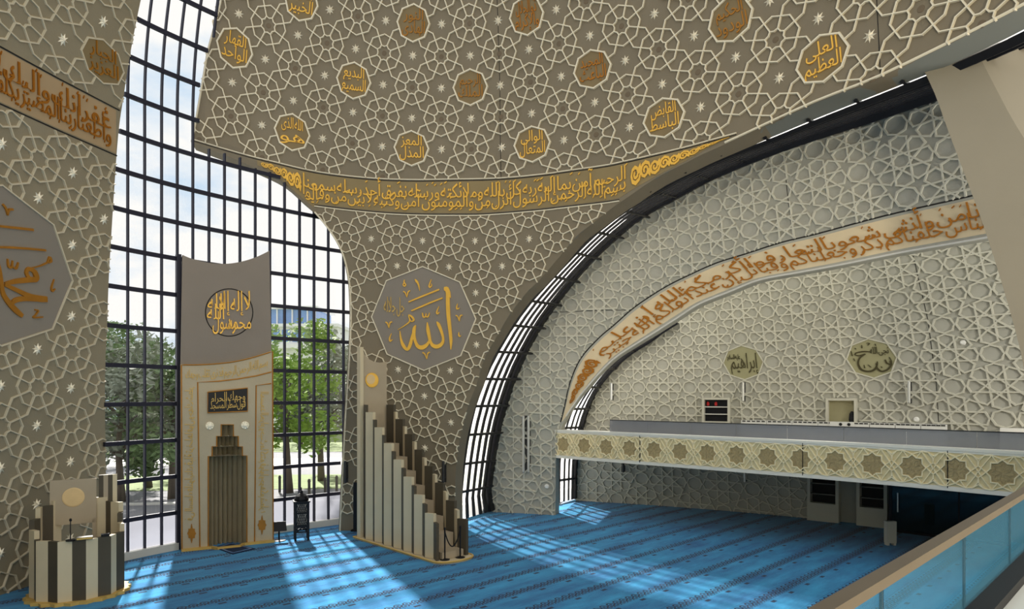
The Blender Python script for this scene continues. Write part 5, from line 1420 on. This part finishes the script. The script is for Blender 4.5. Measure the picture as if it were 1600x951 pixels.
for k in range(7):
    m = MB(); m.box(V(bx0+.3+k*(bx1-bx0-3.4)/6, by, 16.05), (.16,.3,2.1)); m.build('post', M['render_white'], b)
for k in range(6):
    m = MB(); x0 = bx0+.5+k*(bx1-bx0-1)/6; m.box(V(x0+.65,by-.02,13.4), (1.15,.1,1.7)); m.build('window', M['blue_glazing'], b)
for k, px in enumerate((437,483,491,508,526)):
    Y = (36,34.5,36,35,36)[k]; p = V(X(px,Y), Y, -.13); m = MB(); m.lathe(p, [(.07,0),(.07,.75),(.09,.78),(.05,.9)], 8)
    tag(m.build('bollard', M['dark_grey']), 'dark bollard outside the window, %s from left' % ORD[k], 'bollard', 'bollards along the street')

# ------------------------------------------------------------------ rear of the hall, behind the viewer
mb = MB(); A_ = np.linspace(math.radians(75), math.radians(272), 40); o = len(mb.v)
for a in A_:
    for rr, z_ in ((25,0),(25,5),(25,10),(24,14),(22,REAR_Z)): mb.v.append((rr*math.sin(a), 6+rr*math.cos(a), z_))
for i in range(39):
    for k in range(4): mb.f.append((o+5*i+k, o+5*i+5+k, o+5*i+6+k, o+5*i+1+k))
q0 = drum(SD, 1790, 0); q1 = V(25*math.sin(A_[0]), 6+25*math.cos(A_[0]), 0)
mb.add([q0, q1, q1+V(0,0,9), q0+V(0,0,9)], [(0,1,2,3)])
struct('wall_rear', mb, M['stucco'])
def area(name, p, q, size, e, col):
    l = bpy.data.lights.new(name, 'AREA'); l.size = size; l.energy = e; l.color = col; o = bpy.data.objects.new(name, l); COL.objects.link(o)
    o.location = p; o.rotation_euler = (Vector(q)-Vector(p)).to_track_quat('-Z', 'Y').to_euler(); return o
area('added_dome_fill', (9,-2,3.4), (1,20,17), 2.0, FILL_DOME, (1,.86,.62))  # unseen fill lamp added behind the viewer to warm the upper front wall
area('added_wall_fill', (19,13,7.0), (4,28,7), 2.5, FILL_WALL, (1,.97,.90))  # unseen fill lamp added at the right to bring out the wall relief
# ------------------------------------------------------------------ light, sky, camera
w = bpy.data.worlds.new('sky'); SC.world = w; w.use_nodes = True; nt = w.node_tree; bg = nt.nodes['Background']
tc = nt.nodes.new('ShaderNodeTexCoord'); nz = nt.nodes.new('ShaderNodeTexNoise'); nz.inputs['Scale'].default_value = 3.2; nz.inputs['Detail'].default_value = 7; nz.inputs['Roughness'].default_value = .55
mp = nt.nodes.new('ShaderNodeMapping'); mp.inputs['Scale'].default_value = (1,1,2.2); mp.inputs['Location'].default_value = (1.3,.4,.2)
nt.links.new(tc.outputs['Generated'], mp.inputs[0]); nt.links.new(mp.outputs[0], nz.inputs['Vector'])
cr = nt.nodes.new('ShaderNodeValToRGB'); cr.color_ramp.elements[0].position = .34; cr.color_ramp.elements[1].position = .52
cr.color_ramp.elements[0].color = (.52,.76,1.0,1); cr.color_ramp.elements[1].color = (1.14,1.11,1.05,1)
nt.links.new(nz.outputs['Fac'], cr.inputs[0]); nt.links.new(cr.outputs[0], bg.inputs[0]); bg.inputs[1].default_value = 1.0
sun = bpy.data.lights.new('sun', 'SUN'); sun.energy = 13.0; sun.angle = .035; sun.color = (1,.95,.86)
so = bpy.data.objects.new('sun', sun); COL.objects.link(so); so.location = (-20, 60, 60)
so.rotation_euler = Vector((.35,-.80,-.72)).to_track_quat('-Z', 'Y').to_euler()

cam = bpy.data.cameras.new('camera'); co = bpy.data.objects.new('camera', cam); COL.objects.link(co)
cam.sensor_fit = 'HORIZONTAL'; cam.sensor_width = 36; cam.lens = 36*F/1600; cam.shift_y = (CY-475.5)/1600; cam.clip_start = .05; cam.clip_end = 500
co.location = (0,0,H); co.rotation_euler = (PI/2,0,0); SC.camera = co
SC.view_settings.view_transform = 'Standard'; SC.view_settings.look = 'None'; SC.view_settings.gamma = 1; SC.view_settings.exposure = 0; SC.view_settings.use_curve_mapping = False
